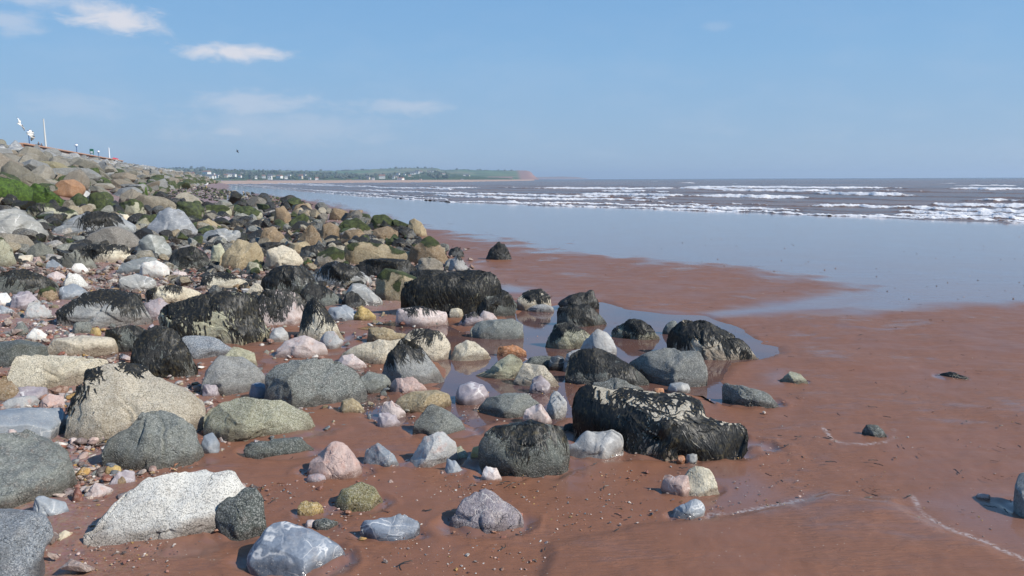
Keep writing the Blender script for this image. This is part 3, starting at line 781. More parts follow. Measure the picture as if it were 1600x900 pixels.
# the far beach
FB = [(225, 297), (262, 292), (300, 288.6), (400, 287.6), (480, 286.6), (560, 285.8), (700, 284.6), (780, 283.4), (835, 282.2)]
V = []
for px in np.linspace(225, 835, 120):
    py = np.interp(px, [f[0] for f in FB], [f[1] for f in FB]); D = EYE*F/(py-hy(px))
    for dd, z in ((0, -.6), (.05, .35), (.25, .7), (1, 1.0)):
        DD = D+(1750-D)*dd; g = at_px(px, hy(px), DD); V.append((g[0], g[1], z))
tag(link('far_beach', mesh_np('far_beach', V, polar_faces(120, 4, False)), M['farsand']), 'pale pink beach in front of the far town', kind='structure')

# town houses: a few pixels each, walls and roof
M['render'] = plain('white_house_wall', (.74, .72, .68), .8); M['roof1'] = plain('grey_slate_roof', (.12, .12, .13), .8); M['roof2'] = plain('brown_tile_roof', (.25, .13, .09), .8)
M['cream_wall'] = plain('cream_house_wall', (.55, .48, .38), .8); M['win'] = plain('dark_window', (.04, .045, .05), .3)
def slope_hit(px, py):
    t1 = at_px(px, np.interp(px, [s[0] for s in SK2], [s[1] for s in SK2]), 2200)[2]
    for D in np.linspace(1450, 2200, 60):
        f = max(0, (D-1500)/700); z = -.5+(max(t1, 1)+.5)*f**.8
        if z >= EYE+(hy(px)-py)/F*D: return D, z
    return 2150, EYE+(hy(px)-py)/F*2150
HOUSE_LABEL = []
def house(px, py, wpx, hpx, wall, roofm, label, group):
    D, z = slope_hit(px, py); D -= 40; P = at_px(px, py, D); w_ = wpx/F*D; h_ = hpx/F*D; dp = w_*.7
    r_ = bpy.data.objects.new('house', None); COL.objects.link(r_); r_.location = P; r_.rotation_euler[2] = rnd.uniform(-.5, .5)
    tag(r_, label, 'house', group)
    bm = bmesh.new(); bmesh.ops.create_cube(bm, size=1)
    for v in bm.verts: v.co = (v.co.x*w_, v.co.y*dp, (v.co.z+.5)*h_*1.25-h_*.25)
    me = bpy.data.meshes.new('wall'); bm.to_mesh(me); bm.free(); link('wall', me, wall, r_)
    e = w_*.54; rh = h_*.55
    Vv = [(-e, -dp*.58, h_), (e, -dp*.58, h_), (e, dp*.58, h_), (-e, dp*.58, h_), (-e, 0, h_+rh), (e, 0, h_+rh)]
    me = bpy.data.meshes.new('roof'); me.from_pydata(Vv, [], [(0, 1, 5, 4), (2, 3, 4, 5), (0, 4, 3), (1, 2, 5), (3, 2, 1, 0)]); link('roof', me, roofm, r_)
    bm = bmesh.new()
    for k in range(max(2, int(w_/4))):
        cx = -w_/2+w_*(k+.5)/max(2, int(w_/4))
        q = [bm.verts.new((cx+a, -dp/2-.05, b_)) for a, b_ in ((-.6, h_*.35), (.6, h_*.35), (.6, h_*.7), (-.6, h_*.7))]; bm.faces.new(q)
        q2 = [bm.verts.new((v.co.x, -dp/2-.12, v.co.z)) for v in q]; bm.faces.new(q2)
    me = bpy.data.meshes.new('windows'); bm.to_mesh(me); bm.free(); link('windows', me, M['win'], r_)['kind'] = 'stuff'
TOWN = [  # px, py of the foot, width, height
 (278, 277, 9, 5), (283, 281, 13, 5), (271, 272, 5, 3), (300, 276, 6, 4.5), (306, 279, 7, 3), (312, 277, 4, 3), (323, 273, 9, 4), (328, 279, 8, 4), (318, 279, 5, 3), (334, 278, 5, 3), (340, 277, 6, 3), (334, 273, 3, 2), (353, 277, 4, 3), (358, 276, 6, 3.5),
 (366, 276, 5, 3.5), (375, 277, 4, 2.5), (378, 272, 3, 2), (400, 279, 3, 3), (412, 278, 4, 3), (422, 280, 5, 5), (428, 276, 3, 2), (437, 278, 7, 3), (447, 279, 4, 3), (452, 275, 4, 2), (470, 279, 5, 4), (476, 276, 4, 3), (484, 280, 3, 2), (495, 281, 4, 2.5),
 (575, 280, 5, 3), (583, 281, 4, 2.5), (597, 279, 8, 4), (615, 279, 3, 3), (620, 277, 5, 2.5), (626, 281, 8, 2.5), (622, 273.5, 4, 2.5), (632, 274, 3, 2), (640, 276, 4, 2), (645, 273, 6, 3), (652, 272, 5, 4), (658, 270, 3, 2), (670, 269.5, 4, 2), (675, 269.5, 3, 2), (693, 273, 4, 1.6), (726, 275, 4, 1.8), (731, 275.5, 5, 2),
 (415, 283.4, 5, 1.5), (430, 283.4, 12, 1.6), (450, 283.4, 14, 1.6), (390, 284, 5, 2), (360, 284.4, 3, 2), (345, 284.5, 4, 2), (545, 283, 6, 1.6), (560, 283, 8, 1.6), (580, 282.8, 3, 1.6), (657, 282, 3, 1.6), (722, 281.6, 3, 1.6), (500, 283.2, 8, 1.5)]
TU = set()
for i, (px, py, w_, h_) in enumerate(TOWN):
    zone = ('low on the far sea front' if py > 281.5 else 'at the left end of the far town' if px < 300 else 'left of the middle of the far town' if px < 345 else 'among dark trees in the far town' if px < 390 else
            'right of the middle of the far town' if px < 440 else 'where the far town thins out' if px < 510 else 'low by the far shore' if px < 600 else 'at the left of the green hill' if px < 635 else 'on the crest of the green hill' if py < 274 else 'on the flank of the green hill')
    cw, cr = ('white' if i % 4 else 'cream'), ('grey' if i % 3 else 'brown'); sz = 'wide' if w_ >= 8 else 'long' if w_ > 2.6*h_ else 'tall' if h_ > .85*w_ else 'middling' if w_ > 4 else 'tiny'
    lab = f'{sz} {cw} house with a {cr} roof {zone}'
    if lab in TU: lab = lab.replace('house', 'house, lower one,') if any(t[0] > px-40 and t[0] < px+40 and t[1] < py-1 for t in TOWN[:i]) else lab
    if len(lab.split()) > 16: lab = lab.replace(' with a grey roof', '').replace(' with a brown roof', '')
    TU.add(lab)
    if i == 1: lab = 'biggest white house of the far town, low beside the rock bank'
    if i == 6: lab = 'long white flat-looking building high among the trees of the far town'
    house(px, py, w_*1.15, h_*1.0, M['render'] if i % 4 else M['cream_wall'], M['roof1'] if i % 3 else M['roof2'], lab, 'houses of the far seaside town')
FAR_LATER = True
#@@FARTREES

# ------------------------------------------------------------------ promenade wall and what stands along it
M['brick'] = plain('red_brown_brick', (.30, .15, .09), .85, scale=.8); M['coping'] = plain('terracotta_coping', (.46, .26, .17), .8, scale=1.5)
M['conc'] = plain('grey_concrete', (.34, .34, .33), .85, scale=2); M['bluep'] = plain('blue_post_paint', (.05, .12, .28), .4); M['whitep'] = plain('white_paint', (.8, .8, .8), .4)
M['greenp'] = plain('dark_green_paint', (.02, .16, .09), .5); M['redp'] = plain('red_paint', (.6, .03, .05), .5); M['pale'] = plain('pale_grey_mast', (.62, .60, .55), .5)
M['globe'] = plain('milky_globe', (.85, .86, .88), .25)
def along(u, px):                       # point on the line u metres inland seen in column px
    s = np.arange(40, 500, .25); x = -0.339*s-0.941*u; y = 0.941*s-0.339*u
    X = project(np.stack([x, y, x*0+8.0], -1))[0]; i = int(np.argmin(np.abs(X-px))); return s[i], x[i], y[i]
def box_mesh(name, lo, hi):
    bm = bmesh.new(); bmesh.ops.create_cube(bm, size=1)
    for v in bm.verts: v.co = [lo[k]+(v.co[k]+.5)*(hi[k]-lo[k]) for k in range(3)]
    bmesh.ops.bevel(bm, geom=bm.edges[:], offset=min(.04, min(hi[k]-lo[k] for k in range(3))*.2), segments=1, affect='EDGES')
    me = bpy.data.meshes.new(name); bm.to_mesh(me); bm.free(); return me
s0 = along(35, 33)[0]; s1 = along(35, 190)[0]; L_ = s1-s0
ANG = math.atan2(0.941, -0.339)
wl_ = bpy.data.objects.new('sea_wall', None); COL.objects.link(wl_); wl_.location = (-0.339*s0-0.941*35, 0.941*s0-0.339*35, 6.2); wl_.rotation_euler[2] = ANG
tag(wl_, 'low red-brown promenade wall with a pale coping along the top of the rock bank', 'wall')
link('brickwork', box_mesh('brickwork', (0, -.3, 0), (L_, .3, 1.85)), M['brick'], wl_)
nseg = int(L_/3)
cm = box_mesh('coping_slab', (0.02, -.62, 1.85), (L_/nseg-.02, .5, 2.15))
for k in range(nseg):
    o = link('coping_slab', cm, M['coping'], wl_); o.location = (k*L_/nseg, 0, 0)

def cyl(name, r0, r1, h, mat, parent, loc=(0, 0, 0), seg=12):
    bm = bmesh.new(); bmesh.ops.create_cone(bm, cap_ends=True, segments=seg, radius1=r0, radius2=r1, depth=h)
    for v in bm.verts: v.co.z += h/2
    me = bpy.data.meshes.new(name); bm.to_mesh(me); bm.free(); o = link(name, me, mat, parent); o.location = loc; return o
def thing(name, loc, label, cat, group=None):
    r_ = bpy.data.objects.new(name, None); COL.objects.link(r_); r_.location = loc; tag(r_, label, cat, group); return r_
for px, ytop, lab in ((46.5, 207, 'blue lamp post behind the lower gull at the far left'), (120.5, 226.5, 'blue lamp post with white globe left of the green board'), (154.5, 236.5, 'smallest blue lamp post with white globe right of the green board')):
    s, x, y = along(37, px); D = math.hypot(x, y); zt = EYE+(hy(px)-ytop)/F*y
    r_ = thing('lamp_post', (x, y, 7.0), lab, 'lamp post', 'lamp posts on the promenade')
    cyl('post', .11, .09, zt-7.0-.7, M['bluep'], r_); cyl('collar', .2, .2, .12, M['bluep'], r_, (0, 0, zt-7.0-.72))
    bm = bmesh.new(); bmesh.ops.create_uvsphere(bm, u_segments=16, v_segments=10, radius=.36); me = bpy.data.meshes.new('globe'); bm.to_mesh(me); bm.free(); g = link('globe', me, M['globe'], r_); g.location = (0, 0, zt-7.0-.3)
    cyl('cap', .25, .05, .15, M['bluep'], r_, (0, 0, zt-7.0+.03))
s, x, y = along(39, 72.5); zt = EYE+(hy(70)-190)/F*y
r_ = thing('flagpole', (x, y, 7.0), 'tall pale bare flagpole on the promenade', 'flagpole'); cyl('pole', .24, .12, zt-7, M['pale'], r_); cyl('finial', .16, .16, .18, M['pale'], r_, (0, 0, zt-7))
cyl('base', .45, .4, .5, M['conc'], r_)
s, x, y = along(37, 171.5); zt = EYE+(hy(171)-233)/F*y
r_ = thing('white_post', (x, y, 7.0), 'plain white post near the end of the promenade wall', 'post'); cyl('post', .22, .17, zt-7, M['whitep'], r_); cyl('cap', .24, .1, .15, M['whitep'], r_, (0, 0, zt-7))
s, x, y = along(37, 144); zt = EYE+(hy(144)-234)/F*y
r_ = thing('notice_board', (x, y, 7.0), 'green notice board with a white panel on the promenade', 'sign')
link('board', box_mesh('board', (-.55, -.08, zt-8.3), (.55, .08, zt-7)), M['greenp'], r_); link('panel', box_mesh('panel', (-.32, -.12, zt-8.15), (.32, -.08, zt-7.65)), M['whitep'], r_)
for sx in (-.45, .45): cyl('post', .06, .06, zt-8.2, M['greenp'], r_, (sx, 0, 0))
s, x, y = along(36.5, 180); zt = EYE+(hy(180)-246)/F*y
r_ = thing('red_awning', (x, y, zt-1.2), 'small bright red awning at the end of the wall', 'awning')
me = bpy.data.meshes.new('canvas'); me.from_pydata([(-.8, -.5, .6), (.9, -.5, .35), (.9, .6, .6), (-.8, .6, 1.0), (-.8, -.5, .5), (.9, -.5, .25), (.9, .6, .5), (-.8, .6, .9)], [], [(0, 1, 2, 3), (7, 6, 5, 4), (0, 4, 5, 1), (1, 5, 6, 2), (2, 6, 7, 3), (3, 7, 4, 0)]); link('canvas', me, M['redp'], r_)
for a, b_ in ((-.75, -.45), (.85, -.45), (.85, .55), (-.75, .55)): cyl('pole', .03, .03, .6, M['whitep'], r_, (a, b_, -.1))
# concrete steps in the bank
s, x, y = along(31, 63)
r_ = thing('concrete_steps', (x, y, 5.0), 'grey concrete steps let into the boulders below the wall', 'steps'); r_.rotation_euler[2] = math.atan2(-0.339, -0.941)-math.pi/2
sm_ = box_mesh('step', (-1.0, 0, -.6), (1.0, .6, .26))
for k in range(9):
    o = link('step', sm_, M['conc'], r_); o.location = (0, k*.42-.4, k*.24-.1)

# people behind the wall, heads and shoulders showing
M['skin'] = plain('skin', (.52, .33, .25), .6); M['hair'] = plain('dark_hair', (.03, .022, .018), .7); M['cloth_d'] = plain('dark_coat', (.03, .035, .05), .8); M['cloth_w'] = plain('pale_top', (.62, .55, .52), .8)
def person(loc, h, coat, label, face):
    r_ = thing('person', loc, label, 'person')
    bm = bmesh.new(); J = [(0, 0, .52), (0, 0, .66), (0, 0, .80), (0, 0, .855), (0, 0, .93), (-.055, 0, .5), (-.06, .01, .27), (-.06, 0, .02), (.055, 0, .5), (.06, .02, .27), (.06, 0, .02), (-.12, 0, .79), (-.15, 0, .62), (-.14, -.03, .47), (.12, 0, .79), (.15, 0, .62), (.14, -.03, .47), (-.06, -.08, .01), (.06, -.08, .01), (-.145, -.05, .42), (.145, -.05, .42)]
    R_ = [.085, .075, .085, .034, .058, .055, .038, .026, .055, .038, .026, .035, .027, .02, .035, .027, .02, .018, .018, .018, .018]
    E_ = [(0, 1), (1, 2), (2, 3), (3, 4), (0, 5), (5, 6), (6, 7), (0, 8), (8, 9), (9, 10), (2, 11), (11, 12), (12, 13), (2, 14), (14, 15), (15, 16), (7, 17), (10, 18), (13, 19), (16, 20)]
    me = bpy.data.meshes.new('body'); me.from_pydata([tuple(c*h for c in j) for j in J], E_, []); o = link('body', me, coat, r_)
    md = o.modifiers.new('skin', 'SKIN'); 
    for v, q in zip(me.skin_vertices[0].data, R_): v.radius = (q*h, q*h*.8)
    me.skin_vertices[0].data[0].use_root = True
    o.modifiers.new('sub', 'SUBSURF').levels = 1; r_.rotation_euler[2] = face
    bm = bmesh.new(); bmesh.ops.create_uvsphere(bm, u_segments=14, v_segments=10, radius=.066*h)
    for v in bm.verts: v.co = (v.co.x*.86, v.co.y-.012*h, v.co.z*1.12+.93*h)
    me = bpy.data.meshes.new('face'); bm.to_mesh(me); bm.free(); link('face', me, M['skin'], r_)
    bm = bmesh.new(); bmesh.ops.create_uvsphere(bm, u_segments=14, v_segments=10, radius=.076*h)
    for v in bm.verts: v.co = (v.co.x*.92, v.co.y+.008*h, max(v.co.z*1.08, -.03*h)+.942*h)
    me = bpy.data.meshes.new('hair'); bm.to_mesh(me); bm.free(); link('hair', me, M['hair'], r_)
for px, yt, ct, lab in ((61, 223.5, 'cloth_d', 'dark-haired person in a dark coat looking over the promenade wall'), (65.5, 225.6, 'cloth_d', 'shorter dark-haired person beside the one looking over the promenade wall'), (56.5, 227, 'cloth_w', 'person in a pale top sitting low at the promenade wall')):
    s, x, y = along(36, px); zt = EYE+(hy(px)-yt)/F*y; person((x, y, zt-1.72), 1.72, M[ct], lab, rnd.uniform(-1, 1))

# ------------------------------------------------------------------ gulls
M['gullw'] = plain('white_feathers', (.80, .79, .76), .7, scale=20); M['gullg'] = plain('pale_grey_feathers', (.50, .48, .45), .7, scale=20); M['gulld'] = plain('dark_wing_tip', (.03, .03, .04), .6); M['bill'] = plain('yellow_bill', (.6, .4, .05), .5)
def loft(pts, rad, seg=10, flat=1.0):
    V = []; Fc = []; n_ = len(pts)
    for i, p in enumerate(pts):
        t = (pts[min(i+1, n_-1)]-pts[max(i-1, 0)]).normalized(); a = t.cross(Vector((0.1, 1, 0.2))).normalized(); b_ = t.cross(a)
        for k in range(seg): th = 2*math.pi*k/seg; V.append(p+a*math.cos(th)*rad[i]+b_*math.sin(th)*rad[i]*flat)
    for i in range(n_-1):
        for k in range(seg): Fc.append((i*seg+k, i*seg+(k+1) % seg, (i+1)*seg+(k+1) % seg, (i+1)*seg+k))
    return np.array([v[:] for v in V]), Fc
def gull(D, tail, head, roots, wings, chord, label, dark=False, name='gull'):
    c0 = Vector(at_px((tail[0]+head[0])/2, (tail[1]+head[1])/2, D)); w3 = lambda q, dy=0: Vector(at_px(q[0], q[1], D+dy))-c0
    r_ = thing(name, c0, label, 'bird'); A = w3(tail, .12); B = w3(head, -.12); ax = (B-A); L0 = ax.length
    bw = M['gulld'] if dark else M['gullw']
    V, Fc = loft([A+ax*t for t in (0, .12, .3, .5, .68, .8, .88, .96, 1.0)], [L0*q for q in (.03, .07, .13, .155, .12, .075, .08, .055, .01)]); link('body', mesh_np('body', V, Fc), bw, r_)
    V, Fc = loft([B-ax*.02, B+ax*.10], [L0*.028, L0*.008], 6); link('bill', mesh_np('bill', V, Fc), M['bill'] if not dark else bw, r_)
    up = Vector((0, -.6, .8))
    V = [A+ax*.12, A-ax*.18+Vector((.05, 0, .03)), A-ax*.2, A-ax*.18-Vector((.05, 0, .03))]; V += [v+up*.012 for v in V]
    me = bpy.data.meshes.new('tail'); me.from_pydata([v[:] for v in V], [], [(0, 1, 2, 3), (7, 6, 5, 4), (0, 4, 5, 1), (1, 5, 6, 2), (2, 6, 7, 3), (3, 7, 4, 0)]); link('tail', me, bw, r_)
    for k, (wr, tip) in enumerate(wings):
        S0 = A+ax*.6; W1 = w3(wr, -.15); T1 = w3(tip, .1); ch = ax.normalized()*chord
        rows = [(S0, ch*1.0), (S0.lerp(W1, .5), ch*.95), (W1, ch*.8), (W1.lerp(T1, .5), ch*.6), (W1.lerp(T1, .72), ch*.42), (T1, ch*.08)]
        for part, i0, i1, mt in (('wing', 0, 4, M['gulld'] if dark else (M['gullw'] if not k else M['gullg'])), ('wing_tip', 4, 5, M['gulld'])):
            V = []
            for c_, h_ in rows[i0:i1+1]: V += [c_+h_*.4+Vector((0, .01, .012)), c_-h_*.6+Vector((0, 0, 0)), c_-h_*.6-Vector((0, .008, .006)), c_+h_*.4-Vector((0, .02, .014))]
            Fc = []
            for i in range(i1-i0):
                for q in range(4): Fc.append((i*4+q, i*4+(q+1) % 4, i*4+4+(q+1) % 4, i*4+4+q))
            n_ = 4*(i1-i0); Fc += [(0, 1, 2, 3), (n_+3, n_+2, n_+1, n_)]
            link(part, mesh_np(part, [v[:] for v in V], Fc), mt, r_)
    return r_
gull(62, (34.5, 195.5), (27, 193), None, [((30.5, 188), (26.8, 183.5)), ((35.5, 198), (38.6, 204))], .20, 'gull banking with wings tilted steeply, the upper left one of two')
gull(66, (52, 210.5), (42.6, 209.3), None, [((49, 206), (46, 202)), ((51, 214), (48.8, 220))], .40, 'brilliant white gull with broad spread wings above the promenade')
gull(150, (369.5, 237.4), (372.6, 234.8), None, [((371.5, 236.8), (373, 239)), ((370.5, 235.4), (369.8, 233.6))], .25, 'tiny dark bird high over the far beach', True)
# gull standing on the low rocks near the far water
r_ = thing('gull', hit(323, 293.5), 'white bird standing on the far end of the dark rocks', 'bird')
V, Fc = loft([Vector((-.45, 0, .35)), Vector((-.25, 0, .45)), Vector((0, 0, .52)), Vector((.18, 0, .68)), Vector((.28, 0, .82)), Vector((.36, 0, .84))], [.03, .14, .18, .12, .08, .02]); link('body', mesh_np('body', V, Fc), M['gullw'], r_)
for q in (-.06, .06): cyl('leg', .02, .02, .4, M['bill'], r_, (0, q, 0))

# ------------------------------------------------------------------ rocks, nearest first: outline in photograph pixels -> real stone standing where that pixel meets the beach
P_ = lambda *a: [(a[i], a[i+1]) for i in range(0, len(a), 2)]
ST = 'stone'; BO = 'boulder'
# foreground, left
rock(P_(-20,640, 0,640, 40,636, 97,637, 102,652, 90,690, 40,700, -20,700), 'slate', 'bgrey', 'smooth blue-grey slate with thin white veins behind the banded boulder at the left edge', 'r', name=BO, depth=.9)
rock(P_(-40,690, 0,677, 40,674, 75,685, 105,706, 119,745, 118,768, 95,778, 40,790, 0,797, -40,798), 'banded', 'gg', 'large rounded boulder with grey and pale bands at the left edge', 'r', name=BO, depth=.9, facets=[((0, -.6, .8), .7)])
rock(P_(20,680, 45,670, 78,682, 100,692, 119,709, 112,722, 85,712, 40,700), 'granite', 'gg', 'low speckled ledge of stone showing behind the banded boulder', 'p', depth=.7)
rock(P_(-40,795, 0,794, 45,796, 62,800, 80,812, 65,828, 60,855, 73,885, 62,915, -40,920), 'granite', 'bgrey', 'blue-grey speckled boulder cut by the bottom left corner', 'r', name=BO, depth=.9, facets=[((0, -.5, .86), .7)])
rock(P_(8,680, 14,670, 26,671, 22,683), 'quartz', 'pwhite', 'small white stone lying on top of the banded boulder', 'p', name=ST, lift=.12)
rock(P_(93,692, 108,650, 120,610, 140,578, 170,563, 210,568, 245,585, 290,603, 314,618, 312,640, 293,656, 230,652, 190,672, 150,685), 'granite', 'beige', 'largest pale cream boulder with a streak of black weed on its left shoulder', 'p', name=BO, depth=.75, weed=.28, wleft=True, wl=.12, wdens=.5, facets=[((.15, -.7, .7), .62), ((-.75, -.6, .2), .7)])
rock(P_(160,700, 165,682, 205,658, 225,638, 247,635, 272,641, 300,660, 314,690, 301,712, 262,722, 215,737, 200,725, 190,702), 'green', 'gg', 'domed green-grey boulder in front of the pale cream boulder', 'p', name=BO, depth=.8, weed=.10)
rock(P_(313,707, 318,680, 333,675, 344,690, 341,706, 326,711), 'slate', 'bgrey', 'small blue-grey cobble against the right foot of the domed green-grey boulder', 'r', name=ST)
rock(P_(131,818, 134,798, 165,772, 192,749, 235,742, 300,737, 366,731, 388,745, 392,760, 370,778, 335,795, 318,806, 280,800, 240,815, 205,832, 172,850, 145,842), 'granite', 'white', 'long white speckled slab half sunk in red sand', 'p', name=BO, depth=.55, facets=[((0.05, -.55, .83), .22)])
rock(P_(334,802, 345,785, 375,765, 397,757, 411,770, 414,810, 405,835, 380,840, 345,830), 'granite', 'dg', 'dark speckled rock at the right end of the long white slab', 'p', name=BO, depth=.8)
rock(P_(127,776, 150,753, 178,762, 168,773, 148,781), 'quartz', 'pwhite', 'pink and white wedge stone above the long white slab', 'p', name=ST)
rock(P_(165,757, 186,734, 211,732, 211,745, 185,762), 'slate', 'mauve', 'flat mauve stone touching the top of the long white slab', 'p', name=ST)
rock(bx(179,743,199,760,2), 'sandstone', 'brown', 'round brown pebble in front of the flat mauve stone', 'r', name=ST)
rock(bx(110,760,132,789,1), 'sandstone', 'red', 'upright reddish pebble left of the pink and white wedge stone', 'r', name=ST)
rock(P_(47,790, 60,773, 100,782, 111,797, 93,814, 70,805), 'slate', 'bgrey', 'angular blue-grey stone between the two big boulders at the left edge', 'p', name=ST)
rock(P_(76,848, 95,832, 114,823, 113,830, 95,843), 'quartz', 'cream', 'long thin cream shard lying flat at the left', 'p', name=ST)
rock(bx(163,726,191,743,2), 'quartz', 'ochre', 'yellow and white pebble beside the flat mauve stone', 'r', name=ST)
rock(bx(192,721,211,733,2), 'quartz', 'pwhite', 'cream pebble below the domed green-grey boulder', 'r', name=ST)
rock(bx(142,733,164,746,0), 'green', 'gg', 'small green-grey stone left of the yellow and white pebble', 'p', name=ST)
rock(bx(108,683,121,696,2), 'quartz', 'pwhite', 'little white pebble at the lower edge of the pale cream boulder', 'r', name=ST)
rock(bx(122,675,158,691,0), 'granite', 'grey', 'low grey stone under the lower edge of the pale cream boulder', 'p', name=ST)
rock(bx(126,706,146,716,2), 'sandstone', 'gcream', 'flat sandy grey pebble right of the speckled ledge', 'r', name=ST)
rock(P_(4,625, 20,606, 45,603, 72,603, 78,614, 60,622, 20,628), 'slate', 'mauve', 'mauve rock behind the marbled stones at the left', 'p', depth=.7)
rock(P_(-10,642, 0,628, 22,620, 58,616, 66,628, 60,638, 20,641), 'quartz', 'lgrey', 'grey and white marbled stone at the left edge', 'p', depth=.8)
rock(P_(58,637, 68,622, 80,614, 98,618, 103,632, 92,640), 'quartz', 'pink', 'pink ended stone right of the marbled grey stone', 'p', name=ST)
# foreground, centre
rock(P_(316,660, 322,645, 345,628, 380,618, 440,624, 475,643, 493,662, 470,672, 440,680, 385,689, 335,682), 'granite', 'gcream', 'large boulder mottled green-grey and sandy cream left of the pink angular rock', 'p', name=BO, depth=.75)
rock(P_(382,700, 395,683, 425,685, 470,681, 501,702, 496,713, 450,717, 400,713), 'green', 'dg', 'low wet dark green-grey rock under the mottled boulder', 'p', depth=.7, damp=1)
rock(P_(480,732, 488,715, 505,703, 520,687, 537,688, 560,712, 570,729, 566,736, 532,749, 500,740), 'quartz', 'pink', 'angular pink and grey rock with a sharp ridge', 'p', depth=.9, facets=[((.25, -.85, .45), .5), ((-.7, -.6, -.3), .6)])
rock(P_(568,722, 573,700, 590,690, 615,705, 624,718, 622,729, 600,731, 575,727), 'quartz', 'bgrey', 'blue and white marbled stone right of the pink ridge rock', 'p', name=ST)
rock(P_(629,731, 650,702, 665,680, 690,672, 713,684, 711,697, 690,706, 668,720, 650,731), 'quartz', 'lgrey', 'pale grey-brown leaning rock with a long sloping face', 'p', depth=.7, facets=[((-.4, -.8, .4), .55)])
rock(P_(645,660, 648,642, 668,631, 692,640, 720,658, 739,682, 712,685, 665,674), 'green', 'gg', 'green-grey rock tapering to the right above the leaning pale rock', 'p', depth=.8)
rock(bx(697,695,731,719,0), 'green', 'gcream', 'small pale green stone right of the leaning pale rock', 'p', name=ST)
rock(P_(693,735, 699,715, 712,720, 728,737, 712,741), 'slate', 'bgrey', 'small blue-grey triangular stone with a white rim', 'p', name=ST)
rock(bx(735,696,761,718,2), 'quartz', 'ochre', 'white and orange pebble left of the big dark block', 'r', name=ST)
rock(P_(747,749, 757,730, 775,727, 784,738, 776,746, 757,751), 'slate', 'pwhite', 'pale pinkish stone at the lower left foot of the big dark block', 'p', name=ST)
rock(bx(779,728,793,739,2), 'green', 'gg', 'small olive-grey pebble touching the foot of the big dark block', 'r', name=ST)
rock(P_(522,782, 535,763, 562,752, 585,759, 598,778, 585,794, 560,799, 532,792), 'granite', 'olive', 'rounded olive-yellow stone alone on the sand', 'r', name=ST, depth=.9)
rock(bx(463,780,505,807,2), 'granite', 'ochre', 'small knobbly yellow stone left of the olive-yellow stone', 'p', name=ST, rough=2.5)
rock(P_(563,820, 566,804, 610,806, 625,800, 655,806, 656,816, 643,844, 605,840, 575,833), 'slate', 'blue', 'flat blue-grey stone smeared with orange below the olive-yellow stone', 'p', depth=.6, facets=[((0, -.5, .86), .5)])
rock(P_(384,868, 400,845, 420,822, 435,813, 455,815, 500,830, 530,846, 538,856, 530,880, 505,894, 480,899, 455,891, 430,886, 395,878), 'slate', 'blue', 'big smooth dark slate with branching white veins at the bottom', 'r', name=BO, depth=.75, facets=[((0, -.6, .8), .62)])
rock(bx(489,808,528,828,3), 'granite', 'dg', 'small black and white speckled pebble behind the veined dark slate', 'r', name=ST)
rock(bx(477,811,495,825,2), 'quartz', 'pwhite', 'tiny pink and white pebble touching the veined dark slate', 'r', name=ST)
rock(bx(478,739,511,754,2), 'quartz', 'mauve', 'mauve-pink pebble under the left corner of the pink ridge rock', 'r', name=ST)
rock(P_(414,600, 418,575, 432,564, 500,558, 535,560, 556,582, 571,604, 560,622, 520,632, 480,639, 440,630, 418,618), 'granite', 'gg', 'large smooth flat-topped grey block near the middle left', 'p', name=BO, depth=.75, facets=[((0, -.6, .8), .60), ((-.85, -.5, .1), .75)])
rock(bx(389,597,418,624,2), 'slate', 'blue', 'dark blue stone in the shade left of the flat-topped grey block', 'r', name=ST)
rock(P_(528,645, 535,625, 550,621, 560,628, 573,643, 555,646), 'sandstone', 'tan', 'smooth tan cone-shaped stone right of the flat-topped grey block', 'r', name=ST)
rock(P_(594,645, 600,628, 612,625, 634,640, 632,652, 612,650), 'quartz', 'pwhite', 'whitish stone with pink corners left of the olive low rock', 'p', name=ST)
rock(P_(588,666, 592,645, 606,643, 626,658, 622,668), 'slate', 'mauve', 'purple-grey stone below the whitish stone', 'p', name=ST)
rock(P_(612,632, 622,620, 645,610, 682,608, 700,614, 706,626, 690,636, 650,642, 622,638), 'sandstone', 'tan', 'low yellow-tan rock at the left edge of the pool', 'r', depth=.8)
rock(P_(604,610, 620,590, 645,588, 668,603, 660,613, 625,614), 'quartz', 'pink', 'bumpy pinkish-tan rock behind the yellow-tan rock', 'p', rough=2)
rock(P_(711,618, 718,602, 735,596, 755,600, 764,613, 760,624, 740,630, 718,628), 'slate', 'mauve', 'round mauve and white cobble standing in the pool', 'r', depth=.9)
rock(P_(745,637, 765,620, 790,614, 822,613, 843,628, 840,641, 800,650, 765,645), 'green', 'gg', 'low brown and green slab with red sand on it behind the big dark block', 'r', depth=.7)
rock(P_(815,655, 822,638, 845,630, 862,650, 860,660, 830,658), 'quartz', 'pwhite', 'pink and white stone leaning on the green slab', 'p', name=ST)
rock(P_(852,640, 862,612, 868,609, 886,628, 878,648, 860,652), 'sandstone', 'lgrey', 'upright tan wedge left of the long weed-fringed boulder', 'p', name=ST, facets=[((-.3, -.9, .2), .5)])
rock(P_(750,683, 760,667, 775,658, 830,655, 876,660, 888,677, 888,725, 866,744, 800,738, 778,728, 758,700), 'green', 'dg', 'big dark squarish block standing on the sand in the centre foreground', 'b', name=BO, depth=.8, weed=.16, facets=[((0.1, -.98, -.05), .62)])
rock(P_(888,694, 925,672, 955,669, 973,680, 975,695, 970,708, 930,714, 905,707), 'slate', 'lgrey', 'glassy grey stone with a sandy patch and white corner right of the dark block', 'p', depth=.8, facets=[((.4, -.85, .3), .6), ((-.6, -.5, .6), .6)])
rock(P_(698,817, 703,797, 725,775, 750,759, 775,770, 797,778, 813,790, 819,802, 792,810, 788,830, 745,833, 705,827), 'veined', 'mauve', 'mound-shaped stone netted with white veins in the centre foreground', 'p', depth=.9, name=BO, rough=1.8)
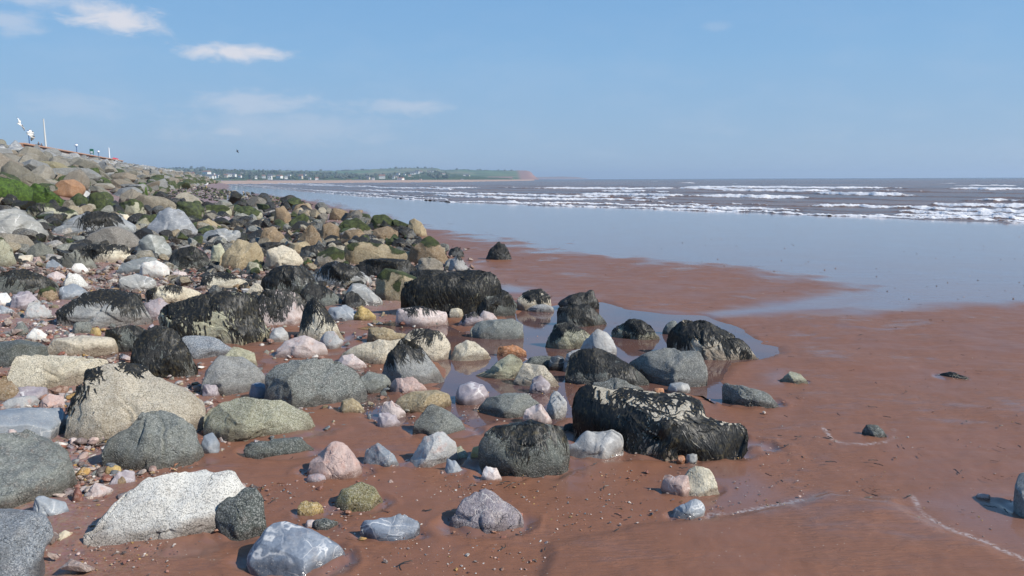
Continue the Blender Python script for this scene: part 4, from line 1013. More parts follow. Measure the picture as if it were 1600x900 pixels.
rock(bx(879,660,904,678,2), 'green', 'black', 'small black weedy stone under the left end of the long boulder', 'p', name=ST, weed=.6)
# right of centre
rock(P_(1062,748, 1070,735, 1085,726, 1107,727, 1117,742, 1126,765, 1105,773, 1068,770), 'sandstone', 'cream', 'cream cone-shaped stone standing in a wet hollow', 'p', name=ST, weed=0, depth=.8)
rock(P_(1033,745, 1040,740, 1075,742, 1080,768, 1065,772, 1048,762), 'slate', 'pink', 'thin flat pinkish slab at the left side of the cream cone stone', 'p', name=ST, depth=.6)
rock(P_(1042,805, 1058,790, 1085,778, 1102,783, 1096,800, 1070,810), 'slate', 'bgrey', 'flat blue-grey stone below the cream cone stone', 'p', name=ST)
rock(bx(1057,711,1071,721,2), 'quartz', 'orange', 'tiny red pebble in the shade of the long weed-fringed boulder', 'r', name=ST)
rock(bx(1070,708,1090,722,2), 'slate', 'grey', 'tiny round grey pebble in the shade of the long weed-fringed boulder', 'r', name=ST)
rock(P_(920,610, 935,594, 965,590, 1000,600, 1012,612, 980,622), 'granite', 'gg', 'grey slab lying behind the long weed-fringed boulder', 'p', depth=.7)
rock(P_(897,640, 902,612, 915,600, 945,604, 990,608, 1040,614, 1085,616, 1104,640, 1150,646, 1160,668, 1143,700, 1092,714, 1050,702, 1000,692, 960,676, 912,655), 'granite', 'beige', 'long weed-fringed boulder with a pale flat top and black strands over its front', 'b', name=BO, depth=.62, weed=.84, bare=.9, wl=.32, wdens=1.3, facets=[((0.05, -.42, .9), .40), ((0.1, -.95, -.25), .55)])
rock(P_(883,575, 890,553, 905,544, 932,543, 962,556, 990,570, 1014,586, 1010,600, 980,602, 930,596, 890,590), 'green', 'dg', 'black weed-covered wedge behind the long weed-fringed boulder', 'p', name=BO, depth=.7, weed=.85, facets=[((0, -.9, .3), .6)])
rock(P_(984,562, 1010,549, 1040,543, 1092,545, 1103,566, 1104,590, 1095,603, 1035,594, 1000,578), 'green', (.18,.185,.17), 'broad flat grey rock in front of the black haired pyramid', 'p', name=BO, depth=.8, weed=.0, facets=[((0, -.5, .86), .6)])
rock(P_(1043,535, 1050,511, 1070,498, 1100,500, 1130,514, 1160,530, 1184,548, 1176,557, 1130,561, 1100,558, 1058,548), 'granite', 'beige', 'large rock with a black weed cap and cream foot at the edge of open sand', 'p', name=BO, depth=.8, weed=.62, wdens=1.4)
rock(P_(955,517, 975,503, 990,497, 1012,501, 1031,520, 1028,528, 990,529, 962,524), 'granite', 'gcream', 'low weed-capped rock alone in the pool below the channel', 'p', depth=.8, weed=.75)
rock(P_(1035,520, 1042,505, 1055,501, 1062,510, 1058,521), 'green', 'gg', 'small grey rock showing behind the black-capped rock', 'p', name=ST)
rock(P_(904,545, 920,525, 935,514, 950,522, 964,540, 962,553, 930,554), 'slate', 'lgrey', 'smooth light grey pointed rock between the black rocks', 'p', depth=.8, facets=[((.3, -.9, .3), .5)])
rock(P_(880,572, 885,550, 905,545, 925,550, 915,575, 895,580), 'slate', 'lgrey', 'light grey slab leaning at the left end of the black wedge', 'p', depth=.6)
rock(P_(852,540, 860,520, 870,504, 885,503, 905,511, 926,522, 915,537, 885,544), 'granite', 'gcream', 'grey-green rock with black weed streaks standing in the pool', 'p', depth=.8, weed=.5)
rock(P_(871,497, 873,478, 895,474, 920,478, 948,497, 945,504, 915,508, 885,506), 'green', 'dg', 'nearer of the two stacked-looking black rocks at the top of the pool', 'p', depth=.8, weed=.7)
rock(P_(872,468, 895,460, 926,453, 936,470, 936,484, 900,482), 'green', 'black', 'farther of the two stacked-looking black rocks, its point to the upper right', 'p', depth=.8, weed=.8)
rock(P_(807,467, 818,455, 845,450, 858,460, 862,478, 845,484, 812,481), 'sandstone', 'beige', 'dome of black weed with a tan barnacled foot at the head of the pool', 'p', depth=.8, weed=.7)
rock(bx(822,475,866,486,0), 'granite', 'lgrey', 'low pale grey slab lying in the pool before the tan-footed dome', 'p', name=ST, depth=.6)
rock(P_(735,512, 745,501, 800,497, 815,503, 818,519, 803,525, 760,528, 738,523), 'green', 'gg', 'smooth grey-green block at the left side of the pool', 'b', depth=.8)
rock(P_(1128,606, 1134,597, 1150,599, 1172,607, 1200,613, 1218,629, 1205,634, 1170,621, 1135,619), 'granite', 'gg', 'low knobbly grey rock ridge right of the flat grey rock', 'p', depth=.6)
rock(P_(1216,593, 1235,580, 1250,583, 1263,593, 1240,598), 'green', 'gcream', 'small sandy grey rock on open sand beyond the knobbly ridge', 'p', name=ST)
rock(P_(1347,670, 1355,662, 1375,665, 1386,677, 1370,682, 1352,677), 'green', 'dg', 'small dark rock alone on the open red sand with a ring of water round it', 'p', name=ST)
rock(bx(1458,581,1514,590,1), 'green', 'dg', 'flat dark weedy stone far out on the open sand', 'p', name=ST, depth=.5, weed=.4)
rock(P_(1585,795, 1586,755, 1593,740, 1610,737, 1625,750, 1628,808, 1600,812), 'green', 'grey', 'upright grey rock cut by the right edge of the picture', 'r', depth=.9)
rock(P_(1520,777, 1530,770, 1548,772, 1545,781), 'quartz', 'pink', 'flat pink shell-like stone left of the rock at the right edge', 'p', name=ST, depth=.6)
rock(bx(1042,597,1079,613,2), 'slate', 'grey', 'round grey stone awash between the flat grey rock and the long boulder', 'r', name=ST)
rock(bx(1020,606,1038,615,2), 'quartz', 'orange', 'small orange stone in the water behind the long boulder', 'r', name=ST)
# pool middle
rock(P_(700,562, 712,541, 730,530, 750,540, 767,550, 745,562), 'granite', 'cream', 'cream triangular rock at the water edge left of the orange stone', 'p', depth=.9)
rock(P_(776,553, 780,538, 800,538, 823,548, 815,555), 'sandstone', 'orange', 'small orange-brown stone in the pool', 'p', name=ST)
rock(P_(738,585, 770,575, 800,556, 817,553, 816,567, 800,589, 770,590), 'banded', 'gcream', 'ribbed green-grey slab rising to the right out of the pool', 'p', depth=.6)
rock(P_(802,593, 820,566, 850,570, 874,590, 862,602, 820,600), 'granite', 'beige', 'pale flat rock behind the purple lump', 'p', depth=.8)
rock(P_(815,570, 830,558, 862,555, 870,568, 840,573), 'green', 'dg', 'dark rock behind the pale flat rock in the pool', 'p', depth=.7)
rock(P_(827,607, 832,590, 845,586, 860,598, 858,610, 843,613), 'slate', 'mauve', 'knobbly purple lump in the shallow water', 'p', name=ST, rough=3)
rock(bx(857,555,884,577,2), 'slate', 'black', 'round black stone left of the black wedge', 'r', name=ST)
rock(P_(596,583, 612,548, 630,528, 652,540, 682,570, 698,590, 692,603, 650,602, 612,590), 'green', 'grey', 'dark pyramid of rock with a wet grey face at the left edge of the pool', 'p', name=BO, depth=.85, weed=.42, facets=[((.4, -.85, .4), .5), ((-.6, -.75, .2), .5)])
rock(P_(530,550, 545,537, 580,530, 620,528, 645,530, 630,560, 590,568, 550,562), 'sandstone', 'beige', 'long tan ridge of rock behind the dark pyramid', 'p', name=BO, depth=.6)
rock(P_(625,545, 632,520, 655,511, 690,517, 703,535, 701,552, 680,562, 650,556), 'granite', 'beige', 'tan rock with black streaks and a white spotted right end', 'p', name=BO, depth=.7, weed=.22)
rock(P_(573,528, 578,511, 600,512, 642,522, 625,532, 595,533), 'sandstone', 'tan', 'flat tan stone awash above the long tan ridge', 'p', depth=.7)
rock(P_(510,493, 515,480, 540,476, 564,488, 566,499, 540,502), 'slate', 'bgrey', 'flat blue-grey slab right of the cream cone rock', 'p', depth=.7)
rock(P_(552,492, 565,477, 587,490, 580,500, 560,502), 'sandstone', 'ochre', 'yellow-tan stone right of the blue-grey slab', 'p', name=ST)
rock(P_(618,500, 620,482, 650,478, 695,485, 701,502, 670,508, 635,507), 'quartz', 'pwhite', 'pink-white rock foot below the curtain of black weed', 'b', depth=.6, weed=.3)
rock(P_(629,490, 630,455, 636,436, 660,430, 700,424, 745,421, 772,428, 779,445, 760,462, 735,480, 715,490, 670,494), 'granite', 'gcream', 'biggest weed-hung rock, a curtain of black strands over its whole front', 'b', name=BO, depth=.6, weed=.95, wdens=1.8, wl=.45, facets=[((0, -.95, .1), .6)])
rock(P_(724,485, 740,458, 765,442, 792,450, 806,470, 802,481, 770,491, 740,494), 'green', 'dg', 'rounded black rock at the right foot of the weed curtain', 'p', name=BO, depth=.85, weed=.7)
rock(bx(701,481,724,496,2), 'granite', 'cream', 'small cream stone between the weed curtain and the grey-green block', 'r', name=ST)
rock(P_(714,505, 725,491, 740,486, 755,496, 745,508), 'quartz', 'mauve', 'dark pinkish stone above the grey-green block', 'p', name=ST, weed=.4)
rock(P_(745,500, 755,485, 770,490, 782,500, 765,504), 'quartz', 'pwhite', 'white-pink pointed stone above the grey-green block', 'p', name=ST)
rock(P_(461,527, 470,500, 480,475, 488,465, 500,472, 520,495, 541,522, 536,532, 500,533), 'granite', 'cream', 'cream cone-shaped rock with a crown of black weed dripping down it', 'p', name=BO, depth=.9, weed=.40, wl=.5)
rock(P_(396,497, 398,462, 430,452, 460,457, 482,475, 478,500, 450,510, 415,502), 'quartz', 'pwhite', 'rock under a thick mat of black weed with a pink-white lower face', 'p', name=BO, depth=.7, weed=.72)
rock(P_(249,487, 262,475, 310,459, 350,454, 392,459, 402,490, 417,512, 400,526, 362,537, 330,520, 290,517, 252,507), 'banded', 'gcream', 'wide green-cream boulder with its top half under black weed', 'p', name=BO, depth=.7, weed=.55, facets=[((0.1, -.9, -.25), .6)])
rock(P_(468,460, 482,441, 500,445, 536,466, 527,480, 500,480), 'green', 'dg', 'black rock with a yellowish end behind the cream cone rock', 'p', depth=.8, weed=.65)
rock(P_(538,458, 553,443, 572,445, 597,466, 592,479, 562,478), 'slate', 'grey', 'smooth grey rock left of the tan mossy boulder', 'p', depth=.8, facets=[((.3, -.8, .5), .5)])
rock(P_(532,480, 538,460, 552,454, 571,470, 568,482), 'green', 'black', 'black weedy lump in front of the smooth grey rock', 'p', depth=.8, weed=.8)
rock(P_(587,455, 589,430, 602,419, 628,424, 662,437, 655,452, 632,472, 600,468), 'sandstone', 'tan', 'tan boulder mossy on its left side above the pool', 'r', name=BO, depth=.8, algae=.25)
rock(P_(429,547, 447,530, 475,523, 506,535, 513,546, 485,558, 450,555), 'quartz', 'pwhite', 'flat pink-white rock in the middle of the stones left of the pool', 'p', depth=.8)
rock(P_(500,530, 510,518, 525,517, 537,530, 533,544, 515,543), 'quartz', 'lgrey', 'rounded white and grey stone at the right foot of the cream cone rock', 'r', name=ST)
rock(bx(419,511,451,533,0), 'slate', 'lgrey', 'pale blue angular stone above the flat pink-white rock', 'p', name=ST)
rock(P_(314,592, 325,570, 345,555, 380,560, 404,573, 416,585, 410,600, 382,617, 350,614, 328,602), 'green', 'grey', 'grey-green boulder left of the flat-topped grey block', 'p', name=BO, depth=.8)
rock(P_(344,560, 365,541, 395,548, 404,573, 370,570), 'banded', 'gcream', 'sandy green slab behind the grey-green boulder', 'p', depth=.7)
rock(P_(558,592, 575,580, 600,585, 613,595, 590,606, 575,613), 'green', 'gg', 'small green-grey rock right of the flat-topped grey block', 'p', name=ST)
rock(P_(526,568, 535,555, 550,553, 573,566, 565,574, 540,574), 'quartz', 'pwhite', 'pinkish white stone at the back corner of the flat-topped grey block', 'p', name=ST)
rock(P_(314,618, 318,600, 335,602, 346,620), 'slate', 'mauve', 'mauve flat stone at the right end of the pale cream boulder', 'p', name=ST)
rock(P_(272,540, 290,524, 340,528, 366,541, 345,556, 300,560), 'granite', 'bgrey', 'long blue-grey slab behind the hairy black rock', 'p', depth=.7)
rock(P_(160,525, 168,513, 200,508, 236,514, 230,535, 215,550, 190,545), 'green', 'dg', 'dark rock overhanging the little blue puddle', 'p', depth=.8, weed=.5)
rock(P_(205,560, 212,530, 225,513, 245,507, 272,515, 292,540, 306,562, 304,582, 280,590, 250,576, 225,572), 'green', 'dg', 'hairy black rock combed with weed above the pale cream boulder', 'p', name=BO, depth=.8, weed=.8, wdens=1.6)
rock(P_(72,545, 85,528, 130,524, 178,527, 184,545, 130,556, 80,556), 'sandstone', 'beige', 'flat beige slab beside the little blue puddle', 'r', depth=.6)
rock(P_(8,580, 14,560, 30,554, 80,553, 135,556, 168,558, 150,590, 110,601, 62,609, 30,602), 'granite', 'cream', 'cream speckled boulder left of the largest pale boulder', 'p', name=BO, depth=.7)
rock(P_(-30,560, -10,535, 30,530, 70,535, 76,550, 30,560, 0,575), 'green', 'dg', 'dark green-grey boulder behind the cream speckled one at the left edge', 'r', name=BO, depth=.8)
rock(P_(-20,630, -15,592, 10,588, 29,604, 20,622), 'sandstone', 'brown', 'brown boulder cut by the left edge of the picture', 'p', depth=.8)
rock(P_(87,487, 110,470, 135,457, 165,452, 192,453, 215,458, 221,475, 238,492, 232,502, 190,510, 150,507, 118,500), 'banded', 'grey', 'broad grey rock with streaks of black weed and a red face at the left', 'p', name=BO, depth=.75, weed=.42, wl=.3)
rock(P_(222,500, 225,475, 250,465, 270,478, 262,500), 'quartz', 'mauve', 'pinkish grey rock between the streaked grey rock and the wide green-cream boulder', 'p', depth=.8)
rock(P_(227,465, 232,452, 270,445, 310,452, 318,462, 280,472, 250,474), 'sandstone', 'cream', 'flat cream slab with black weed marks behind the wide green-cream boulder', 'p', depth=.7, weed=.25)
rock(P_(-10,480, -5,460, 10,457, 19,468, 12,480), 'quartz', 'white', 'white stone at the left edge among grey ones', 'r', name=ST)
rock(P_(14,482, 20,460, 45,454, 62,470, 50,484), 'slate', 'mauve', 'mauve slab leaning beside the white stone at the left edge', 'p', depth=.7)
rock(P_(34,498, 45,475, 60,468, 88,494, 75,501), 'quartz', 'lgrey', 'pale mauve pyramid stone at the left', 'p', depth=.8)
rock(P_(-15,490, 0,477, 22,484, 15,493), 'slate', 'bgrey', 'low blue slab at the left edge below the white stone', 'p', name=ST)
rock(P_(-20,455, -5,428, 25,420, 65,430, 92,441, 90,452, 60,460, 20,462), 'green', 'dg', 'long dark rock laced with black weed at the left edge', 'p', name=BO, depth=.7, weed=.45)
rock(bx(57,447,91,471,2), 'sandstone', 'brown', 'small brown block half green right of the long dark rock', 'p', name=ST, algae=.3)
rock(P_(89,465, 95,448, 115,443, 141,455, 125,470, 105,470), 'slate', 'bgrey', 'flat blue slab right of the small brown block', 'p', depth=.8)
rock(P_(98,443, 108,428, 120,426, 142,447, 138,455, 120,450), 'granite', 'white', 'white speckled rock behind the flat blue slab', 'p', depth=.8)
rock(bx(67,423,109,440,1), 'quartz', 'pwhite', 'flat pink-white slab above the small brown block', 'p', depth=.7)
rock(P_(184,445, 190,431, 215,428, 243,434, 242,450, 205,454), 'slate', 'grey', 'grey-blue block lying in the gravel at the left', 'p', depth=.8)
rock(P_(217,430, 222,410, 245,407, 262,415, 268,433, 245,436), 'quartz', 'white', 'white lump with a brownish cap in the gravel', 'p', depth=.8)
rock(P_(262,432, 270,423, 290,425, 295,434), 'quartz', 'pwhite', 'pale pink stone right of the white lump', 'p', name=ST)
rock(bx(42,512,78,533,1), 'quartz', 'white', 'white angular stone in the pebbles below the mauve pyramid', 'p', name=ST)
rock(bx(18,503,46,522,0), 'green', 'gg', 'dull green stone left of the white angular stone', 'p', name=ST)
rock(bx(140,511,158,526,2), 'quartz', 'ochre', 'small yellow-white stone beside the dark overhanging rock', 'p', name=ST)
rock(P_(108,518, 118,502, 140,503, 148,516, 130,522), 'green', 'gg', 'green-grey stone left of the small yellow-white stone', 'p', name=ST)
rock(P_(312,447, 318,430, 330,425, 360,427, 388,438, 384,450, 345,453), 'granite', 'cream', 'white-speckled rock half under black weed behind the wide green-cream boulder', 'p', depth=.8, weed=.5)
rock(P_(385,455, 395,442, 415,444, 425,455, 405,462), 'sandstone', 'beige', 'low tan rock between the white-speckled rock and the black ones', 'p', name=ST)
rock(P_(408,450, 412,432, 425,420, 445,413, 475,416, 492,430, 487,448, 470,462, 430,458), 'slate', 'dg', 'black and grey swirled rock left of the smooth weedy dome', 'p', name=BO, depth=.8, weed=.65)
rock(P_(486,437, 498,416, 525,407, 557,415, 580,430, 582,446, 550,449, 515,445), 'slate', 'grey', 'smooth weedy dome with grey swirls above the cream cone rock', 'p', name=BO, depth=.8, weed=.6)
rock(P_(548,418, 575,404, 640,404, 652,420, 640,433, 590,430), 'green', 'black', 'long black wall of weed in front of the big tan block', 'b', depth=.6, weed=.9, wdens=1.5)
rock(P_(636,440, 640,424, 680,420, 700,428, 690,442, 650,448), 'green', 'black', 'low black weedy rock behind the biggest weed-hung rock', 'p', depth=.8, weed=.85)
rock(P_(700,424, 704,404, 718,398, 735,418, 728,426), 'granite', 'lgrey', 'grey and black rock at the upper edge of the weed-hung rocks', 'p', depth=.8, weed=.45, noribbon=True)
rock(P_(742,440, 748,425, 765,424, 778,440, 770,450), 'green', 'black', 'black hump on the right shoulder of the biggest weed-hung rock', 'p', depth=.8, weed=.85)
# middle distance, rock pile
rock(P_(226,368, 240,348, 265,324, 287,335, 312,360, 306,372, 265,372), 'slate', (.25, .26, .27), 'clean blue-grey pyramid boulder high in the pile at the left', 'p', name=BO, depth=.8, facets=[((0.1, -.85, .5), .45)])
rock(P_(211,402, 218,375, 232,366, 256,370, 268,388, 265,404, 235,406), 'slate', (.22, .23, .21), 'smooth grey rounded block below the blue-grey pyramid', 'p', name=BO, depth=.8)
rock(P_(262,412, 268,398, 285,387, 302,385, 322,395, 331,408, 326,419, 290,421), 'green', 'dg', 'dark rock striped with hanging weed right of the grey rounded block', 'p', name=BO, depth=.8, weed=.7, algae=.3)
rock(P_(342,408, 350,395, 372,374, 400,377, 411,392, 388,420, 362,422), 'sandstone', 'tan', 'big tan slab with a sharp lower edge in the pile', 'p', name=BO, depth=.8, facets=[((-.1, -.7, .7), .5), ((.7, -.6, -.3), .6)])
rock(P_(328,410, 332,382, 345,380, 352,395, 345,412, 336,416), 'banded', 'gcream', 'greenish tan rock leaning on the left of the tan slab', 'p', depth=.8)
rock(P_(412,410, 418,390, 440,383, 462,388, 474,402, 466,416, 440,422, 420,418), 'sandstone', 'beige', 'bulky pale tan boulder right of the tan slab', 'p', name=BO, depth=.85)
rock(P_(402,378, 412,357, 425,353, 440,365, 447,380, 440,386, 415,382), 'sandstone', 'brown', 'brown domed rock with a black underside above the bulky tan boulder', 'p', name=BO, depth=.8)
rock(P_(402,392, 410,378, 438,378, 444,388, 425,394), 'green', 'black', 'black weedy slab under the brown domed rock', 'p', depth=.6, weed=.8)
rock(P_(308,378, 320,362, 345,356, 372,362, 376,374, 340,382), 'slate', (.24, .25, .25), 'flat grey slab right of the blue-grey pyramid', 'p', name=BO, depth=.8)
rock(P_(322,382, 326,369, 340,366, 352,378, 345,386), 'green', 'black', 'round black weedy rock on the edge of the flat grey slab', 'r', depth=.8, weed=.85)
rock(P_(425,346, 428,327, 442,321, 455,335, 457,347, 445,353), 'sandstone', 'brown', 'upright rounded brown boulder in the back of the pile', 'r', name=BO, depth=.8)
rock(P_(448,358, 460,340, 475,333, 487,345, 480,356), 'sandstone', 'gbrown', 'mossy brown boulder right of the upright rounded one', 'r', name=BO, depth=.8, algae=.4)
rock(P_(454,333, 462,321, 475,317, 492,330, 480,336), 'sandstone', 'brown', 'low brown boulder at the top edge of the pile', 'p', depth=.8)
rock(P_(463,384, 475,362, 487,351, 503,372, 505,384, 485,388), 'sandstone', 'brown', 'steep brown pyramid boulder in the middle of the pile', 'p', name=BO, depth=.8, facets=[((-.6, -.75, .2), .5), ((.5, -.8, .3), .55)])
rock(P_(497,374, 502,350, 515,347, 529,356, 531,374, 515,380), 'sandstone', 'brown', 'squarish brown boulder right of the steep brown pyramid', 'p', name=BO, depth=.8)
rock(P_(443,394, 455,380, 478,377, 488,388, 470,397), 'sandstone', 'tan', 'low tan boulder below the steep brown pyramid', 'r', depth=.8)
rock(P_(305,360, 308,346, 325,341, 345,352, 335,362), 'sandstone', 'tan', 'yellowish tan boulder behind the flat grey slab', 'p', depth=.8)
rock(P_(267,316, 280,302, 292,300, 316,312, 300,322), 'sandstone', (.30, .27, .21), 'pale flat slab high at the back left', 'p', name=BO, depth=.8, facets=[((0, -.6, .8), .5)])
rock(P_(210,310, 222,305, 255,308, 275,318, 262,326, 248,334, 232,326), 'sandstone', (.22, .19, .14), 'grey-brown slab leaning over a dark hollow above the blue-grey pyramid', 'p', name=BO, depth=.8)
rock(P_(312,330, 320,320, 345,320, 362,332, 350,340, 325,340), 'sandstone', 'gcream', 'slab striped with green moss right of the pale flat slab', 'p', depth=.8, algae=.55)
rock(P_(363,340, 370,325, 390,321, 410,332, 405,342, 380,345), 'granite', 'gcream', 'green-topped boulder in the back of the pile', 'p', depth=.8, algae=.6)
rock(P_(326,350, 332,338, 358,338, 364,350, 345,354), 'sandstone', 'mauve', 'mauve-brown block under the moss-striped slab', 'p', depth=.8)
rock(P_(384,425, 388,408, 402,405, 412,422, 400,429), 'granite', 'gcream', 'green and white block in front of the big tan slab', 'p', depth=.8, algae=.25)
rock(P_(512,343, 520,327, 533,325, 546,335, 547,344), 'sandstone', 'brown', 'brown boulder on the skyline edge of the pile beside the wet beach', 'p', depth=.8)
rock(P_(543,341, 547,328, 566,328, 568,340), 'sandstone', 'brown', 'squat square brown boulder right of the skyline one', 'b', depth=.8)
rock(P_(576,352, 583,336, 600,335, 620,347, 626,357, 600,360), 'sandstone', 'gbrown', 'green mossy boulder at the outer edge of the pile', 'p', name=BO, depth=.8, algae=.7)
rock(P_(634,362, 640,345, 646,341, 658,348, 668,364, 650,369), 'sandstone', 'tan', 'lone tan pyramid with a pale foot on the far sand edge', 'p', name=BO, depth=.8)
rock(P_(620,366, 625,352, 640,355, 650,366, 640,372), 'green', 'black', 'black weedy stone left of the lone tan pyramid', 'p', depth=.8, weed=.8)
rock(P_(524,362, 540,345, 560,340, 580,355, 580,372, 550,366), 'sandstone', 'gbrown', 'weedy green-brown boulder behind the big tan block', 'p', depth=.8, algae=.6)
rock(P_(530,376, 540,360, 562,358, 576,374, 565,380), 'sandstone', 'brown', 'brown rock with a pale underside above the big tan block', 'p', depth=.8)
rock(P_(577,375, 585,358, 605,353, 622,360, 615,378), 'sandstone', 'brown', 'broad brown rock with a pale broken foot right of the weedy boulder', 'p', depth=.8)
rock(P_(538,406, 543,382, 560,378, 595,379, 625,386, 652,398, 640,408, 570,414), 'sandstone', 'tan', 'big long tan block above the wall of weed', 'p', name=BO, depth=.7, algae=.12)
rock(P_(638,400, 645,382, 660,374, 672,368, 685,378, 703,402, 700,414, 680,412, 660,408), 'sandstone', 'brown', 'brown rock leaning like a gable at the right of the pile', 'p', name=BO, depth=.7, algae=.25, facets=[((-.5, -.8, .3), .55)])
rock(P_(488,415, 498,395, 520,385, 538,392, 540,410, 510,418), 'sandstone', 'gbrown', 'green mossy boulder left of the big long tan block', 'r', name=BO, depth=.8, algae=.6)
rock(P_(470,422, 474,406, 485,403, 497,418, 490,425), 'sandstone', 'orange', 'reddish stone with a green cap behind the black swirled rock', 'r', name=ST, algae=.45)
rock(P_(467,402, 472,388, 490,383, 502,396, 490,405), 'green', 'black', 'black weedy rock between the tan boulders', 'p', depth=.8, weed=.8)
rock(P_(699,398, 705,389, 712,385, 722,390, 726,400, 712,402), 'green', 'black', 'small black rock on the sand left of the lone black pyramid', 'p', depth=.8, weed=.5)
rock(P_(758,403, 768,388, 780,378, 790,385, 800,402, 780,406), 'green', 'black', 'lone black pyramid of weed out on the red sand', 'p', name=BO, depth=.8, weed=.9)
rock(P_(650,424, 655,406, 675,402, 692,412, 692,425, 670,428), 'sandstone', 'gbrown', 'olive rock under the gable-shaped rock', 'p', depth=.8)
# upper left
rock(P_(-30,322, -28,278, 0,276, 30,283, 52,296, 48,310, 25,322), 'sandstone', 'gbrown', 'dome covered all over in bright green moss at the left edge', 'r', name=BO, depth=.8, algae=1.2)
rock(P_(78,294, 95,282, 115,280, 134,290, 122,300, 108,310, 90,302), 'sandstone', (.30, .16, .08), 'orange-brown boulder among the green moss at the left', 'r', name=BO, depth=.8)
rock(P_(40,300, 55,286, 80,300, 112,318, 105,328, 70,322), 'sandstone', 'gbrown', 'long sloping rock grown over with green moss below the orange-brown boulder', 'p', name=BO, depth=.7, algae=1.1)
rock(P_(105,326, 112,310, 125,302, 142,315, 135,328), 'green', 'gbrown', 'dark mossy rock right of the long sloping one', 'p', depth=.8, algae=.9)
rock(P_(135,330, 142,300, 158,306, 182,325, 175,338, 150,336), 'sandstone', 'gbrown', 'mossy green ridge running down behind the grey slabs', 'p', depth=.7, algae=.8)
rock(P_(118,305, 125,295, 142,300, 138,312), 'slate', 'lgrey', 'pale flat stone right of the orange-brown boulder', 'p', depth=.7)
rock(P_(-30,365, -10,326, 25,325, 52,338, 74,358, 62,377, 30,372, 0,368), 'slate', (.27, .27, .25), 'large smooth grey slab at the left edge under the mossy dome', 'p', name=BO, depth=.8, facets=[((.15, -.7, .7), .5)])
rock(P_(35,340, 45,322, 75,318, 122,330, 120,342, 85,346), 'green', 'gcream', 'rock fringed with pale yellow-green wrack above the smooth grey slabs', 'p', depth=.7, algae=.5, weed=.3)
rock(P_(80,362, 100,345, 140,330, 180,332, 212,348, 205,365, 150,372, 110,368), 'slate', (.23, .24, .24), 'broad grey slab whose right half is matted with dark wrack', 'p', name=BO, depth=.7, weed=.35)
rock(P_(127,380, 140,365, 160,356, 182,353, 205,362, 220,375, 208,392, 180,388, 150,388), 'granite', (.20, .18, .15), 'brown-grey rounded boulder below the broad grey slab', 'r', name=BO, depth=.8)
rock(P_(122,400, 135,382, 165,380, 200,384, 205,402, 190,412, 150,410), 'green', 'cream', 'pale rock with dark wrack hanging over it under the brown-grey boulder', 'p', depth=.7, weed=.6)
rock(P_(36,400, 50,385, 65,378, 80,386, 89,402, 75,408, 50,406), 'green', (.13, .13, .10), 'dark green-black pyramid stone at the left', 'p', depth=.8)
rock(P_(96,407, 105,394, 120,390, 135,394, 155,419, 140,422, 118,416), 'green', (.17, .17, .14), 'grey-green stone with a smooth right slope', 'p', name=BO, depth=.8, weed=.15)
rock(P_(69,418, 75,406, 85,405, 102,416, 95,422), 'slate', 'bgrey', 'small blue-grey stone left of the grey-green stone', 'p', name=ST)
rock(P_(-30,385, -20,362, 0,365, 40,368, 56,382, 40,392, 0,395), 'sandstone', 'gbrown', 'brownish slab under the large smooth grey one at the left edge', 'p', depth=.7)
rock(P_(-20,415, -15,372, 5,370, 18,390, 28,412, 10,418), 'granite', 'gcream', 'greenish yellow streaked rock at the left edge', 'p', name=BO, depth=.8, algae=.35)
rock(P_(25,412, 30,400, 52,398, 50,412), 'quartz', 'cream', 'cream block right of the greenish streaked rock', 'b', name=ST)
rock(P_(50,414, 52,402, 62,401, 67,412), 'sandstone', 'pink', 'round pinkish stone beside the cream block', 'r', name=ST)
rock(P_(108,424, 116,411, 128,412, 142,423, 125,427), 'quartz', 'white', 'white angular stone below the grey-green stone', 'p', name=ST)
rock(P_(178,426, 190,412, 225,402, 245,403, 266,416, 264,428, 220,430), 'slate', (.22, .235, .23), 'long grey slab behind the white lump in the gravel', 'p', name=BO, depth=.7)
rock(P_(184,348, 188,333, 200,334, 208,345, 200,350), 'quartz', 'cream', 'small cream block above the brown-grey boulder', 'r', name=ST)
rock(P_(183,330, 188,312, 208,310, 224,316, 226,336, 205,342), 'granite', 'gcream', 'boulder with a dark hollow and a green side left of the leaning slab', 'p', depth=.8, algae=.45)
rock(P_(208,355, 222,342, 246,334, 238,350, 218,358), 'granite', 'gcream', 'narrow weedy stone left of the blue-grey pyramid', 'p', depth=.6, algae=.5)
rock(P_(273,330, 278,315, 300,316, 318,322, 320,340, 300,345), 'green', 'gbrown', 'dark wrack-covered rock right of the leaning grey-brown slab', 'p', depth=.8, algae=.8)
rock(P_(183,316, 190,304, 206,295, 222,304, 220,314, 200,320), 'sandstone', 'gbrown', 'brown block before the green moss of the bank', 'p', depth=.8)
rock(P_(212,300, 218,284, 226,286, 232,306, 222,308), 'sandstone', 'gbrown', 'bright green mossy lump on the bank', 'p', depth=.8, algae=1.1)
rock(P_(235,306, 245,299, 260,300, 262,308), 'sandstone', 'gbrown', 'green-capped stone behind the pale flat slab', 'p', depth=.8, algae=.9)
rock(P_(-25,232, -8,222, 2,213, 9,222, 14,232, 8,245, -20,245), 'sandstone', (.20,.19,.15), 'brown-grey boulder standing highest on the bank at the left edge', 'p', name=BO, depth=.8, dist=88)
rock(P_(12,232, 18,224, 24,219, 33,228, 40,238, 30,246, 15,246), 'slate', (.25,.26,.27), 'grey pointed boulder on the crest right of the highest one', 'p', name=BO, depth=.8, dist=90)
rock(P_(-25,250, -15,234, 5,228, 20,240, 30,258, 10,268, -20,266), 'slate', (.34,.34,.33), 'large light grey smooth boulder high on the bank at the left edge', 'p', name=BO, depth=.8, dist=70)
